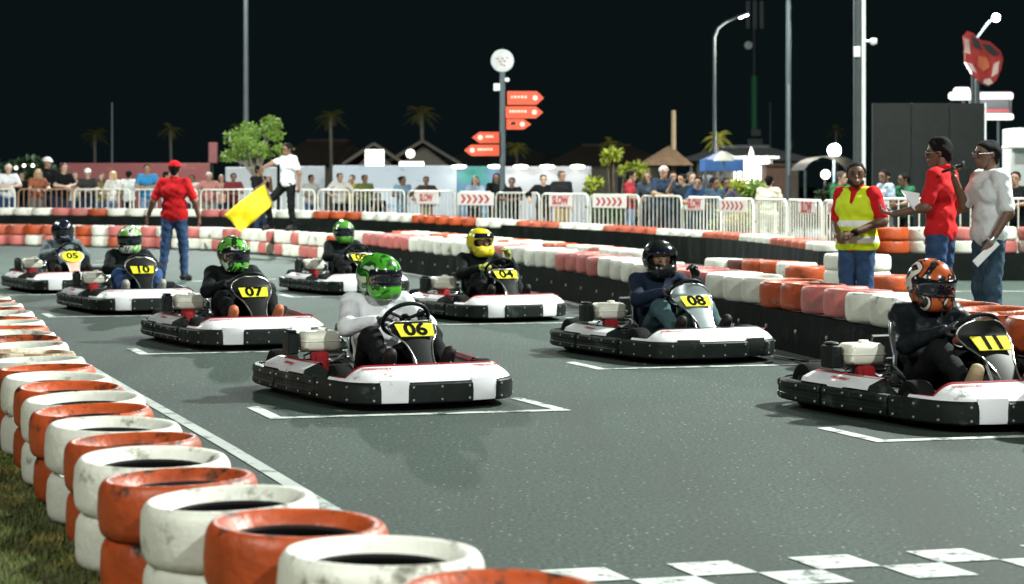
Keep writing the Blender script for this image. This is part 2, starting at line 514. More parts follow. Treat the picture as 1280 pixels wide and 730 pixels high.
# ------------------------------------------------------------------ grass verge
ROW = [(-0.04, 4.64), (-0.343, 5.15), (-0.605, 5.57), (-0.87, 6.00), (-1.10, 6.45), (-1.26, 6.93), (-1.42, 7.40), (-1.60, 7.88), (-1.78, 8.36)]
row_far = spline([(-1.78, 8.36), (-2.6, 10.75), (-3.56, 13.8), (-4.6, 16.9)], 0.515)[1:]
ROW = ROW + [tuple(p) for p in row_far]
verge_edge = [(0.45, 3.6)] + [(x + 0.08, y) for x, y in ROW] + [(-6.0, 21.5)]
poly = verge_edge + [(-14, 26), (-14, -2), (0.6, -2)]
SOIL = mat('verge_soil', (0.09, 0.095, 0.04, 1), 0.95, var=0.45, scale=2.2, bump=0.9, bscale=22, dirt='#5a5030', dirt_amt=0.12, dirt_scale=1.7)
mb = MB().slab(poly, -0.02, 0.04)
tag(mb.build('grass_verge', SOIL), 'earth of the grass verge beside the tyre wall', None, None, 'structure')
gv, gf = [], []
def blade(x, y, h, a, lean, w):
    k = len(gv); dx, dy = math.cos(a), math.sin(a)
    px, py = -dy * w, dx * w
    h += 0.038; gv.extend([(x - px, y - py, 0.036), (x + px, y + py, 0.036), (x + dx * lean * 0.4 + px * 0.6, y + dy * lean * 0.4 + py * 0.6, h * 0.6 + 0.015),
               (x + dx * lean * 0.4 - px * 0.6, y + dy * lean * 0.4 - py * 0.6, h * 0.6 + 0.015), (x + dx * lean, y + dy * lean, h)])
    gf.extend([(k, k + 1, k + 2, k + 3), (k + 3, k + 2, k + 4)])
rowx = np.array([p[0] for p in ROW]); rowy = np.array([p[1] for p in ROW])
ng = 0
while ng < 60000:
    y = 4.3 + (random.random() ** 1.3) * 12
    xr = float(np.interp(y, rowy, rowx)) - 0.02
    x = xr - random.random() * (1.8 if y < 9 else 1.2)
    if GX(-40, y) > x: continue
    dens = 0.5 + 0.5 * math.sin(x * 3.1 + 2.3 * math.sin(y * 1.7)) * math.sin(y * 2.3 + 1.1 * x)
    dens = 0.5 * dens + 0.5 * (0.5 + 0.5 * math.sin(x * 11 + 4 * math.sin(y * 7)) * math.sin(y * 9.7 + 3 * math.sin(x * 8)))
    if random.random() > 0.12 + 0.9 * dens: continue
    ng += 1
    blade(x, y, random.uniform(0.012, 0.035) * (0.5 + dens), random.random() * 6.28, random.uniform(0.005, 0.035), random.uniform(0.0016, 0.0034))
me = bpy.data.meshes.new('grass'); me.from_pydata(gv, [], gf)
GRASS = mat('grass_blades', (0.13, 0.165, 0.045, 1), 0.7, var=0.6, scale=1.6, dirt='#b0a45c', dirt_amt=0.10, dirt_scale=2.5)
tag(put('grass', me, GRASS), 'short patchy grass beside the tyre wall', 'grass', None, 'stuff')

# ================================================================== TYRES
def tyre_mesh(r=0.265, h=0.19, seg=48):
    b = 0.045
    prof = [(r - 0.09, h * 0.03), (r - 0.055, 0.0), (r - 0.030, 0.003), (r - 0.013, 0.013), (r - 0.004, 0.028), (r - 0.001, 0.044), (r, 0.060)]
    # shallow tread grooves round the outside
    prof += [(r + 0.002, h * 0.5)]
    prof += [(r, h - 0.060), (r - 0.001, h - 0.042), (r - 0.004, h - 0.026), (r - 0.011, h - 0.012), (r - 0.020, h - 0.002), (r - 0.030, h - 0.0005), (r - 0.042, h - 0.004), (r - 0.056, h - 0.014), (r - 0.070, h - 0.028), (r - 0.081, h - 0.041),
             (r - 0.085, h - 0.050), (r - 0.080, h - 0.060), (r - 0.055, h * 0.55), (r - 0.04, h * 0.45), (r - 0.05, h * 0.38), (r - 0.085, 0.055), (r - 0.095, 0.035)]
    me = MB().lathe(prof, seg).mesh('tyre', True, 50)
    me.materials.append(None); me.materials.append(mat('bare_rubber_and_shade', (0.010, 0.010, 0.010, 1), 0.8, spec=0.2))
    for p in me.polygons:                                # unpainted cavity, blackened for the shade inside it
        if p.center.z < h - 0.042 and math.hypot(p.center.x, p.center.y) < r - 0.034 and p.center.z > 0.02: p.material_index = 1
    return me
TYRE = tyre_mesh()
TM = {
    'orange': mat('tyre_paint_orange', (0.40, 0.064, 0.013, 1), 0.45, var=0.28, scale=5, bump=0.3, bscale=30, dirt='#3a2a20', dirt_amt=0.05, dirt_scale=5, rnd=0.14),
    'white': mat('tyre_paint_white', (0.66, 0.67, 0.59, 1), 0.48, var=0.12, scale=4, bump=0.25, bscale=30, dirt='#6d6e5c', dirt_amt=0.04, dirt_scale=4.5, rnd=0.08),
    'pink': mat('tyre_paint_pink', (0.46, 0.130, 0.115, 1), 0.5, var=0.20, scale=5, bump=0.25, bscale=30, dirt='#8c6a62', dirt_amt=0.07, dirt_scale=6, rnd=0.12),
    'red': mat('tyre_paint_red', (0.40, 0.085, 0.040, 1), 0.5, var=0.20, scale=5, bump=0.25, bscale=30, dirt='#5b3a30', dirt_amt=0.05, dirt_scale=6, rnd=0.12),
    'tan': mat('tyre_paint_tan', (0.30, 0.19, 0.10, 1), 0.6, var=0.3, scale=6, bump=0.3, bscale=30, dirt='#e6dfc8', dirt_amt=0.14, dirt_scale=6, rnd=0.1),
    'brown': mat('tyre_paint_brown', (0.13, 0.035, 0.022, 1), 0.6, var=0.2, scale=5, bump=0.3, bscale=30, rnd=0.1),
}
def add_wear(m, col, z0, z1, th0, th1, scale):
    """scuffed paint: dark chips gather on the shoulder and crown, where karts and weather rub"""
    n, l = m.node_tree.nodes, m.node_tree.links; b = n['Principled BSDF']
    src = b.inputs['Base Color'].links[0].from_socket
    tc = n.new('ShaderNodeTexCoord'); sp = n.new('ShaderNodeSeparateXYZ'); l.new(tc.outputs['Object'], sp.inputs[0])
    mr = n.new('ShaderNodeMapRange'); mr.inputs['From Min'].default_value = z0; mr.inputs['From Max'].default_value = z1
    mr.inputs['To Min'].default_value = th0; mr.inputs['To Max'].default_value = th1; l.new(sp.outputs['Z'], mr.inputs['Value'])
    oi = n.new('ShaderNodeObjectInfo'); ad = n.new('ShaderNodeVectorMath'); ad.operation = 'MULTIPLY_ADD'
    cb = n.new('ShaderNodeCombineXYZ')
    for k in range(3): l.new(oi.outputs['Random'], cb.inputs[k])
    l.new(cb.outputs[0], ad.inputs[0]); ad.inputs[1].default_value = (91, 47, 63); l.new(tc.outputs['Object'], ad.inputs[2])
    nz = n.new('ShaderNodeTexNoise'); nz.inputs['Scale'].default_value = scale; nz.inputs['Detail'].default_value = 9; nz.inputs['Roughness'].default_value = 0.72
    l.new(ad.outputs[0], nz.inputs['Vector'])
    su = n.new('ShaderNodeMath'); su.operation = 'SUBTRACT'; l.new(nz.outputs['Fac'], su.inputs[0]); l.new(mr.outputs[0], su.inputs[1])
    mu = n.new('ShaderNodeMath'); mu.operation = 'MULTIPLY'; mu.use_clamp = True; mu.inputs[1].default_value = 14.0; l.new(su.outputs[0], mu.inputs[0])
    mx = n.new('ShaderNodeMix'); mx.data_type = 'RGBA'; l.new(mu.outputs[0], mx.inputs['Factor']); l.new(src, mx.inputs['A']); mx.inputs['B'].default_value = hexc(col)
    l.new(mx.outputs['Result'], b.inputs['Base Color'])
add_wear(TM['orange'], '#33241b', 0.12, 0.188, 0.69, 0.525, 7.5)
add_wear(TM['white'], '#6a685a', 0.12, 0.188, 0.70, 0.57, 7.0)
add_wear(TM['pink'], '#4d3a33', 0.13, 0.188, 0.72, 0.60, 8.0)
add_wear(TM['red'], '#33241b', 0.13, 0.188, 0.72, 0.60, 8.0)
CW = {'orange': 'orange', 'white': 'white', 'pink': 'faded pink', 'red': 'red', 'tan': 'tan scuffed', 'brown': 'dark brown'}
def tyre(x, y, z, colour, label, group, sc=1.0, sz=1.0, tilt=0.0):
    o = put('tyre', TYRE, TM[colour])
    a = random.uniform(0, 6.28)
    o.location = (x, y, z); o.scale = (sc, sc, sz)
    ta = random.uniform(0, 6.28)
    o.rotation_euler = (tilt * math.cos(ta), tilt * math.sin(ta), a)
    return tag(o, label, 'tyre', group)

# row beside the grass: two high, alternating
hc = ['orange', 'white', 'orange', 'white', 'orange', 'white', 'orange', 'white', 'orange', 'white', 'orange', 'white', 'orange', 'white', 'tan', 'white', 'orange', 'white', 'orange', 'white', 'orange', 'white', 'orange', 'white', 'orange', 'white', 'orange']
for i, (x, y) in enumerate(ROW):
    col = hc[i % len(hc)]
    jx, jy = random.uniform(-0.012, 0.012), random.uniform(-0.012, 0.012)
    s_ = (1.035 if col == 'white' else 0.98) + random.uniform(-0.012, 0.012)
    for L in range(2):
        tyre(x + jx + L * random.uniform(-0.01, 0.01), y + jy, 0.044 + L * 0.191, col,
             '%s tyre, %s of the %s stack from the near end of the grass-side row' % (CW[col], 'top' if L else 'bottom', ordw(i)),
             'tyres beside the grass', s_ * (1.0 if L else 0.97), 1.0, 0.03 if L else 0.0)

BELT = mat('black_rubber_belt', (0.005, 0.0075, 0.0065, 1), 0.7, spec=0.10, var=0.35, scale=2.5, bump=0.35, bscale=9, dirt='#1c2421', dirt_amt=0.06, dirt_scale=2.0)
BOLT = mat('bolt_steel', (0.55, 0.57, 0.55, 1), 0.35, 0.8, var=0.1)
def belt_wall(path, w0, hs, name, label, bolts=True):
    """tyre base wrapped in black conveyor belting, along a ground path"""
    rings = []
    n = len(path)
    root = empty(name, (float(path[0][0]), float(path[0][1]), 0))
    for i in range(n):
        t = path[min(i + 1, n - 1)] - path[max(i - 1, 0)]; t = t[:2] / np.linalg.norm(t[:2]); nr = np.array([-t[1], t[0]])
        w = w0[i] if isinstance(w0, list) else w0
        bl = 0.010 * math.sin(i * 2.1) + 0.006 * math.sin(i * 5.3)
        prof = [(-w + bl, 0.0), (-w - 0.012 + bl, hs[i] * 0.5), (-w + bl, hs[i]), (w, hs[i]), (w + 0.012, hs[i] * 0.5), (w, 0.0)]
        c = path[i][:2] - np.array(root.location[:2])
        rings.append([Vector((c[0] + nr[0] * o, c[1] + nr[1] * o, z)) for o, z in prof])
    MB().loft(rings).build('belt', BELT, root, True, 50)
    if bolts:
        bm_ = MB()
        for i in range(2, n - 2, 5):
            t = path[i + 1] - path[i - 1]; t = t[:2] / np.linalg.norm(t[:2]); nr = np.array([-t[1], t[0]])
            for sgn in (-1, 1):
                c = path[i][:2] - np.array(root.location[:2]) + nr * sgn * (w + 0.014)
                b2 = MB().lathe([(0.0, 0.008), (0.018, 0.006), (0.02, -0.004), (0, -0.004)], 8, 'z', closed=False)
                rot = Vector((nr[0] * sgn, nr[1] * sgn, 0)).to_track_quat('Z', 'Y').to_matrix()
                b2.v = [tuple(rot @ Vector(v) + Vector((c[0], c[1], hs[i] * 0.55))) for v in b2.v]
                put('bolt', b2.mesh('bolt'), BOLT, root)
    tag(root, label, 'barrier')
    return root

# ---- barrier between the karts and the far part of the circuit
B1 = [(3.45, 9.6), (3.26, 12.47), (2.83, 14.9), (2.45, 16.7), (1.95, 18.9), (0.98, 23.3), (0.34, 25.8), (-0.96, 29.8), (-1.95, 32.9), (-2.75, 34.9)]
b1 = spline(B1, 0.14)
belt_wall(b1, 0.25, [0.335] * len(b1), 'tyre_barrier_base', 'long low black rubber barrier base under the white and pink tyres')
def c1(px):
    for lim, c in ((1196, 'orange'), (1082, 'white'), (1030, 'pink'), (984, 'orange'), (903, 'white'), (835, 'pink'), (772, 'white'), (712, 'pink'), (650, 'white'),
                   (628, 'pink'), (533, 'white'), (467, 'pink'), (415, 'white')):
        if px > lim: return c
    return 'orange'
for i, p in enumerate(spline(B1, 0.49)):
    px = 640 + FOC * p[0] / p[1]
    tyre(p[0], p[1], 0.337, c1(px), '%s tyre capping the black barrier behind the karts, %s from its near end' % (CW[c1(px)], ordw(i)),
         'tyres on the long black barrier', 1.05 + random.uniform(-.02, .02), 1.20, 0.035)
# a second line close behind it
B1b = [(1.60, 24.6), (1.12, 26.6), (0.1, 29.6), (-0.9, 32.8), (-1.9, 35.3)]
b1b = spline(B1b, 0.14)
belt_wall(b1b, 0.24, [0.37] * len(b1b), 'tyre_barrier_base', 'short black barrier base just behind the helmet of kart 04', False)
for i, p in enumerate(spline(B1b, 0.49)):
    col = ['white', 'white', 'white', 'orange', 'white', 'white', 'orange', 'orange', 'white', 'white', 'white', 'orange'][(i // 1) % 12]
    tyre(p[0], p[1], 0.372, col, '%s tyre on the short inner barrier, %s from its near end' % (CW[col], ordw(i)), 'tyres on the short inner barrier', 1.0, 1.0, 0.02)

# far-left stacks, all painted
B1L = [(-2.95, 35.6), (-3.6, 37.0), (-6.2, 41.9), (-9.7, 44.6), (-13.2, 46.3)]
pal = ['orange', 'orange', 'white', 'white', 'white', 'pink', 'white', 'white', 'pink', 'white', 'white', 'white', 'pink', 'pink', 'white', 'white', 'pink', 'white', 'white', 'pink', 'white', 'pink', 'white', 'orange', 'white', 'red', 'orange', 'red', 'red', 'orange']
pal2 = ['white', 'pink', 'white', 'pink', 'pink', 'white', 'white', 'pink', 'white', 'pink', 'white', 'pink', 'pink', 'white', 'pink', 'white', 'white', 'white', 'pink', 'pink', 'red', 'red', 'white', 'red']
for i, p in enumerate(spline(B1L, 0.50)):
    for L in range(2):
        col = (pal if L else pal2)[i % (len(pal) if L else len(pal2))]
        tyre(p[0], p[1], 0.002 + L * 0.24, col, '%s %s tyre in the distant painted wall, %s stack from kart 09 outwards' % ('upper' if L else 'lower', CW[col], ordw(i)),
             'tyres of the distant painted wall', 1.02, 1.24, 0.015)

# ---- barrier along the spectators' fence
B2 = [(-15.0, 49.0), (-9.99, 48.0), (-4.13, 46.0), (-1.2, 42.6), (0.65, 40.0), (2.45, 37.2), (3.62, 34.2), (4.12, 31.6), (4.35, 29.2), (4.50, 26.9)]
b2 = spline(B2, 0.14)
def b2top(y): return float(np.interp(y, [26, 36, 40, 42, 46, 49], [0.575, 0.575, 0.645, 0.69, 0.78, 0.84]))
belt_wall(b2, [0.285 if p[1] < 41 else 0.24 for p in b2], [b2top(p[1]) - (0.10 if p[1] < 41 else 0.185) for p in b2], 'tyre_barrier_base', 'black barrier base running below the spectator fence', False)
def c2(px):
    for lim, c in ((1025, 'white'), (980, 'red'), (938, 'white'), (885, 'red'), (825, 'white'), (770, 'red'), (708, 'white'), (655, 'red'), (595, 'white'), (526, 'orange'),
                   (456, 'white'), (385, 'orange'), (300, 'white'), (243, 'pink'), (148, 'white'), (107, 'orange'), (73, 'pink')):
        if px > lim: return c
    return 'white'
for i, p in enumerate(spline(B2, 0.50)):
    px = 640 + FOC * p[0] / p[1]
    tyre(p[0], p[1], b2top(p[1]) - 0.187, c2(px), '%s tyre at the foot of the spectator fence, %s from the far end' % (CW[c2(px)], ordw(i)),
         'tyres along the spectator fence', 1.0, 1.0, 0.01)
# right-hand end of it: two painted tyres on the black base
B2R = [(5.0, 28.4), (6.4, 28.75), (8.6, 28.6)]
b2r = spline(B2R, 0.14)
belt_wall(b2r, 0.25, [0.39] * len(b2r), 'tyre_barrier_base', 'black barrier base behind the standing officials', False)
for i, p in enumerate(spline(B2R, 0.545)):
    for L in range(2):
        col = (['orange', 'orange', 'white', 'pink', 'white', 'pink', 'white'] if L else ['pink', 'orange', 'white', 'white', 'pink', 'white', 'pink'])[i % 7]
        tyre(p[0], p[1], 0.392 + L * 0.19, col, '%s %s tyre behind the standing officials, %s from the vested man' % ('upper' if L else 'lower', CW[col], ordw(i)),
             'tyres behind the officials', 1.0, 1.0, 0.02)
# loose stacks round the vested marshal
isl = [(905, 26.8, ['white', 'white'], 0), (932, 26.6, ['brown', 'brown'], 0), (952, 26.2, ['pink', 'orange'], 0), (975, 25.9, ['red', 'orange'], 0), (996, 25.4, ['pink', 'white'], 0),
       (1008, 24.4, ['orange', 'orange'], 0), (1058, 23.2, ['white', 'white', 'white'], 0), (1085, 22.9, ['white', 'white', 'white'], 0), (1109, 21.8, ['orange', 'orange'], 0)]
for i, (px, D, cs, _) in enumerate(isl):
    for L, col in enumerate(cs):
        tyre(GX(px, D), D, 0.002 + L * 0.191, col, '%s tyre in the loose stacks round the vested man, %s stack, %s layer' % (CW[col], ordw(i), ['bottom', 'second', 'third'][L]),
             'loose tyre stacks', 1.0, 1.0, 0.01)

# ================================================================== SPECTATOR FENCE
def terr(y): return float(np.interp(y, [26, 38, 46, 50], [0.02, 0.04, 0.15, 0.17]))
fp = spline([(p[0] + 0.15, p[1] + 0.55) for p in B2[:-1]] + [(4.85, 27.9)], 0.05)
# paving the spectators stand on
rows_ = []
pv = spline([(p[0], p[1]) for p in fp[::20]] , 1.0)
for p in pv: rows_.append([Vector((p[0] - 0.05, p[1] - 0.2, terr(p[1]))), Vector((p[0] + 4.5, p[1] + 11, terr(p[1])))])
PAV = mat('paving_concrete', (0.16, 0.17, 0.15, 1), 0.85, var=0.2, scale=1.2, bump=0.3)
tag(MB().grid(rows_).build('spectator_pavement', PAV), 'paving behind the spectator fence', None, None, 'structure')

FW = mat('fence_white_paint', (0.72, 0.74, 0.66, 1), 0.4, var=0.08, scale=3, dirt='#8a8672', dirt_amt=0.03, dirt_scale=8)
FB = mat('fence_dull_brown', (0.34, 0.20, 0.13, 1), 0.6, var=0.2, scale=5)  # dull brown colour used on one fence panel
BAR = MB().tube([(0, 0, 0), (0, 0, 1)], 0.011, 6).mesh('bar', True, 60)
def fence_panel(a, b, ztop, m, label):
    a, b = Vector(a), Vector(b)
    L = (b - a).length; d = (b - a) / L
    root = empty('crowd_barrier', (a.x, a.y, ztop - 1.12), math.atan2(d.y, d.x))
    r = 0.10
    zt, zb = 1.10, 0.16
    fr = [(0.02, 0, 0.0), (0.02, 0, zt - r), (0.02 + r * 0.3, 0, zt - r * 0.3), (0.02 + r, 0, zt), (L - 0.02 - r, 0, zt), (L - 0.02 - r * 0.3, 0, zt - r * 0.3), (L - 0.02, 0, zt - r), (L - 0.02, 0, 0.0)]
    MB().tube(fr, 0.02, 8).build('frame', m, root, True, 60)
    MB().tube([(0.02, 0, zb), (L - 0.02, 0, zb)], 0.016, 8).build('bottom_rail', m, root, True, 60)
    nb = max(3, int(round(L / 0.155)))
    for i in range(1, nb):
        o = put('bar', BAR, m, root, (0.02 + (L - 0.04) * i / nb, 0, zb)); o.scale = (1, 1, zt - zb)
    for x in (0.25, L - 0.25):
        MB().tube([(x, -0.28, 0.01), (x, 0.28, 0.01)], 0.016, 6).build('foot', m, root, True, 60)
    tag(root, label, 'fence panel', 'white crowd barriers')
    return root

def fence_at(px):
    """point of the fence line that shows at photo column px"""
    c = 640 + FOC * fp[:, 0] / fp[:, 1]
    i = int(np.argmin(abs(c - px))); return fp[i]
cuts_ = [-40, 21, 92, 165, 248, 322, 395, 440, 508, 572, 618, 676, 736, 800, 853, 903, 943, 984, 1028, 1052]
seen_by = {0: 'at the far left edge', 1: 'dull brown, in front of the brown-shirted spectator', 2: 'in front of the white-capped spectator', 3: 'behind the red-capped marshal',
           4: 'in front of the maroon-shirted spectator', 5: 'behind the flag marshal', 6: 'in front of the bearded spectator', 7: 'in front of the crouching spectator', 8: 'carrying the first SLOW board',
           9: 'left of the signpost, carrying a chevron board', 10: 'right of the signpost', 11: 'carrying the second SLOW board', 12: 'in front of the red-shirted spectator, with a chevron board',
           13: 'in front of the white-haired spectator', 14: 'carrying the third SLOW board', 15: 'in front of the flowering shrubs', 16: 'in front of the person in white', 17: 'carrying the fourth SLOW board',
           18: 'left of the vested marshal, with a chevron board'}
for i in range(len(cuts_) - 1):
    A, B = fence_at(cuts_[i] + 1.0), fence_at(cuts_[i + 1] - 1.0)
    ym = (A[1] + B[1]) / 2
    zt = float(np.interp(ym, [26, 34, 40, 46, 50], [1.18, 1.17, 1.23, 1.29, 1.32]))
    fence_panel((A[0], A[1], 0), (B[0], B[1], 0), zt, FB if i == 1 else FW, ('crowd barrier ' if i == 1 else 'white crowd barrier ') + seen_by[i])
for i, (xa, xb) in enumerate(((5.35, 7.1), (7.18, 9.0))):
    fence_panel((xa, 29.6, 0), (xb, 29.6, 0), 1.20, FW, ['white crowd barrier behind the red-shirted official', 'white crowd barrier below the black-shirted spectator at the right edge'][i])

# boards tied to the fence
SW = mat('board_white', (0.74, 0.72, 0.70, 1), 0.5, var=0.06)
SR = mat('board_red', (0.45, 0.05, 0.045, 1), 0.5, var=0.1)
SLOW = text_mesh('SLOW', 0.23, 0.002, 0.010, 0, 0.86)
def board(px0, px1, kind, label):
    A, B = fence_at(px0), fence_at(px1)
    d = Vector((B[0] - A[0], B[1] - A[1], 0)); L = d.length; d.normalize()
    ym = (A[1] + B[1]) / 2
    zt = float(np.interp(ym, [26, 34, 40, 46, 50], [1.18, 1.17, 1.23, 1.29, 1.32]))
    h = 15.5 / FOC * ym
    root = empty('slow_board' if kind == 'SLOW' else 'chevron_board', (A[0] + 0.05 * d.y, A[1] - 0.05, zt - h - 0.035), math.atan2(d.y, d.x))
    MB().rbox((L / 2, 0, h / 2), (L, 0.012, h), 0.005).build('panel', SW, root)
    if kind == 'SLOW':
        t = put('lettering', SLOW, SR, root, (L / 2, -0.009, h / 2), (R(90), 0, 0)); t.scale = (L * 0.0 + 1.0, 1, 1)
        fr = MB()
        for z in (0.018, h - 0.018): fr.box((L / 2, -0.008, z), (L - 0.03, 0.004, 0.008))
        tag(fr.build('border', SR, root), None, None, None, 'stuff')
    else:
        n = 5; w = L * 0.80 / n
        for k in range(n):
            x = L * 0.10 + k * w; t = w * 0.45
            cv = MB().add([(x, -0.008, h * .16), (x + t, -0.008, h * .16), (x + t + w * .5, -0.008, h * .5), (x + t, -0.008, h * .84), (x, -0.008, h * .84), (x + w * .5, -0.008, h * .5)],
                          [(0, 1, 2, 5), (5, 2, 3, 4)])
            cv.build('chevron', SR, root)
    tag(root, label, 'sign')
for px0, px1, kd, lb in ((520, 551, 'SLOW', 'SLOW board farthest along the fence, left of the signpost'), (574, 620, 'CH', 'red chevron board just left of the signpost'),
                         (689, 718, 'SLOW', 'SLOW board below the man in black polo'), (744, 786, 'CH', 'red chevron board below the red-shirted spectator'),
                         (859, 884, 'SLOW', 'SLOW board right of the white-haired spectator'), (902, 937, 'CH', 'red chevron board in front of the flowering shrubs'),
                         (1001, 1023, 'SLOW', 'SLOW board nearest the vested man'), (1038, 1051, 'CH', 'red chevron board partly hidden by the vested man')):
    board(px0, px1, kd, lb)

# ================================================================== KARTS
K_BLACK = mat('kart_black_plastic', (0.008, 0.012, 0.0105, 1), 0.5, spec=0.22, var=0.3, scale=7, bump=0.15, bscale=60, dirt='#39433e', dirt_amt=0.07, dirt_scale=6)
K_WHITE = mat('kart_white_plastic', (0.74, 0.75, 0.77, 1), 0.32, var=0.05, scale=4, dirt='#8d8d88', dirt_amt=0.035, dirt_scale=9, coat=0.2)
K_RED = mat('kart_red_trim', (0.30, 0.016, 0.020, 1), 0.35, var=0.1)
K_TYRE = mat('kart_tyre_rubber', (0.007, 0.008, 0.0075, 1), 0.8, spec=0.12, var=0.3, scale=12, bump=0.2, bscale=50)
K_RIM = mat('kart_wheel_rim', (0.16, 0.15, 0.13, 1), 0.4, 0.7, var=0.15)
K_BOLT = mat('kart_bolt', (0.30, 0.32, 0.31, 1), 0.45, 0.6, var=0.2)
K_STEEL = mat('kart_steel', (0.50, 0.51, 0.49, 1), 0.3, 0.9, var=0.15, scale=14)
K_DARKST = mat('kart_dark_steel', (0.07, 0.075, 0.07, 1), 0.4, 0.6, var=0.25, scale=12)
K_TANK = mat('kart_tank', (0.78, 0.78, 0.66, 1), 0.38, var=0.06, scale=5, dirt='#8f8e72', dirt_amt=0.0, dirt_scale=6)
K_ENG = mat('kart_engine_red', (0.26, 0.012, 0.016, 1), 0.35, var=0.25, scale=16)
K_YEL = mat('number_plate_yellow', (0.70, 0.66, 0.03, 1), 0.75, spec=0.15, var=0.05)
K_BLK = mat('number_black', (0.006, 0.006, 0.006, 1), 0.9, spec=0.05, var=0.1)
K_GREY = mat('kart_panel_grey', (0.20, 0.24, 0.25, 1), 0.3, 0.2, var=0.15)
K_LOGO = mat('logo_red', (0.42, 0.05, 0.05, 1), 0.5, var=0.2)
K_SEAT = mat('kart_seat', (0.006, 0.0075, 0.0075, 1), 0.5, spec=0.18, var=0.2)
K_PEACH = mat('kart_panel_peach', (0.62, 0.42, 0.33, 1), 0.5, var=0.2, scale=9)

half = [(0.92, 0.0), (0.917, 0.14), (0.905, 0.265), (0.872, 0.39), (0.80, 0.49), (0.69, 0.55), (0.50, 0.592), (0.15, 0.640), (-0.25, 0.685), (-0.56, 0.705), (-0.78, 0.685), (-0.90, 0.605), (-0.955, 0.47), (-0.97, 0.2), (-0.97, 0.0)]
OUT = spline(half, 0.01)                              # right/left half outline from nose to tail, every 10 mm
def outl(s):
    """outline point and outward normal at signed arc length s from the nose (positive = left)"""
    i = min(max(abs(s) / 0.01, 0), len(OUT) - 1.001); k = int(i); t = i - k
    p = OUT[k] * (1 - t) + OUT[min(k + 1, len(OUT) - 1)] * t
    d = OUT[min(k + 2, len(OUT) - 1)] - OUT[max(k - 2, 0)]; d = d / np.linalg.norm(d)
    n = np.array([d[1], -d[0]])
    if n @ (p - np.array([0, 0])) < 0: n = -n
    if s < 0: p = p * [1, -1]; n = n * [1, -1]
    return p, n
SMAX = (len(OUT) - 1) * 0.01

def band(s0, s1, prof, step=0.035, taper=0.012):
    n = max(2, int(abs(s1 - s0) / step) + 1)
    rings = []
    ss = list(np.linspace(s0, s1, n))
    ss = [s0] + [s0 + (s1 - s0) * 0.02] + ss[1:-1] + [s1 - (s1 - s0) * 0.02] + [s1]
    for q, s in enumerate(ss):
        p, nr = outl(s)
        zc = (max(z for o, z in prof) + min(z for o, z in prof)) / 2
        e = taper if q in (0, len(ss) - 1) else 0.0
        rings.append([Vector((p[0] + nr[0] * (o - (e * 0.6 if o > 0.005 else 0)), p[1] + nr[1] * (o - (e * 0.6 if o > 0.005 else 0)), zc + (z - zc) * (1 - e * 5))) for o, z in prof])
    return MB().loft(rings)
Z0, Z1 = 0.045, 0.178
PAN = [(-0.02, Z0), (0.012, Z0 + 0.004), (0.022, Z0 + 0.016), (0.024, 0.088), (0.018, 0.094), (0.018, 0.126), (0.024, 0.132), (0.022, Z1 - 0.016), (0.012, Z1 - 0.004), (-0.02, Z1)]
PANF = [(-0.02, Z0), (0.012, Z0 + 0.004), (0.022, Z0 + 0.014), (0.025, 0.11), (0.022, Z1 - 0.014), (0.012, Z1 - 0.004), (-0.02, Z1)]
CORE = [(-0.05, Z0 + 0.012), (0.0, Z0 + 0.012), (0.0, Z1 - 0.012), (-0.05, Z1 - 0.012)]

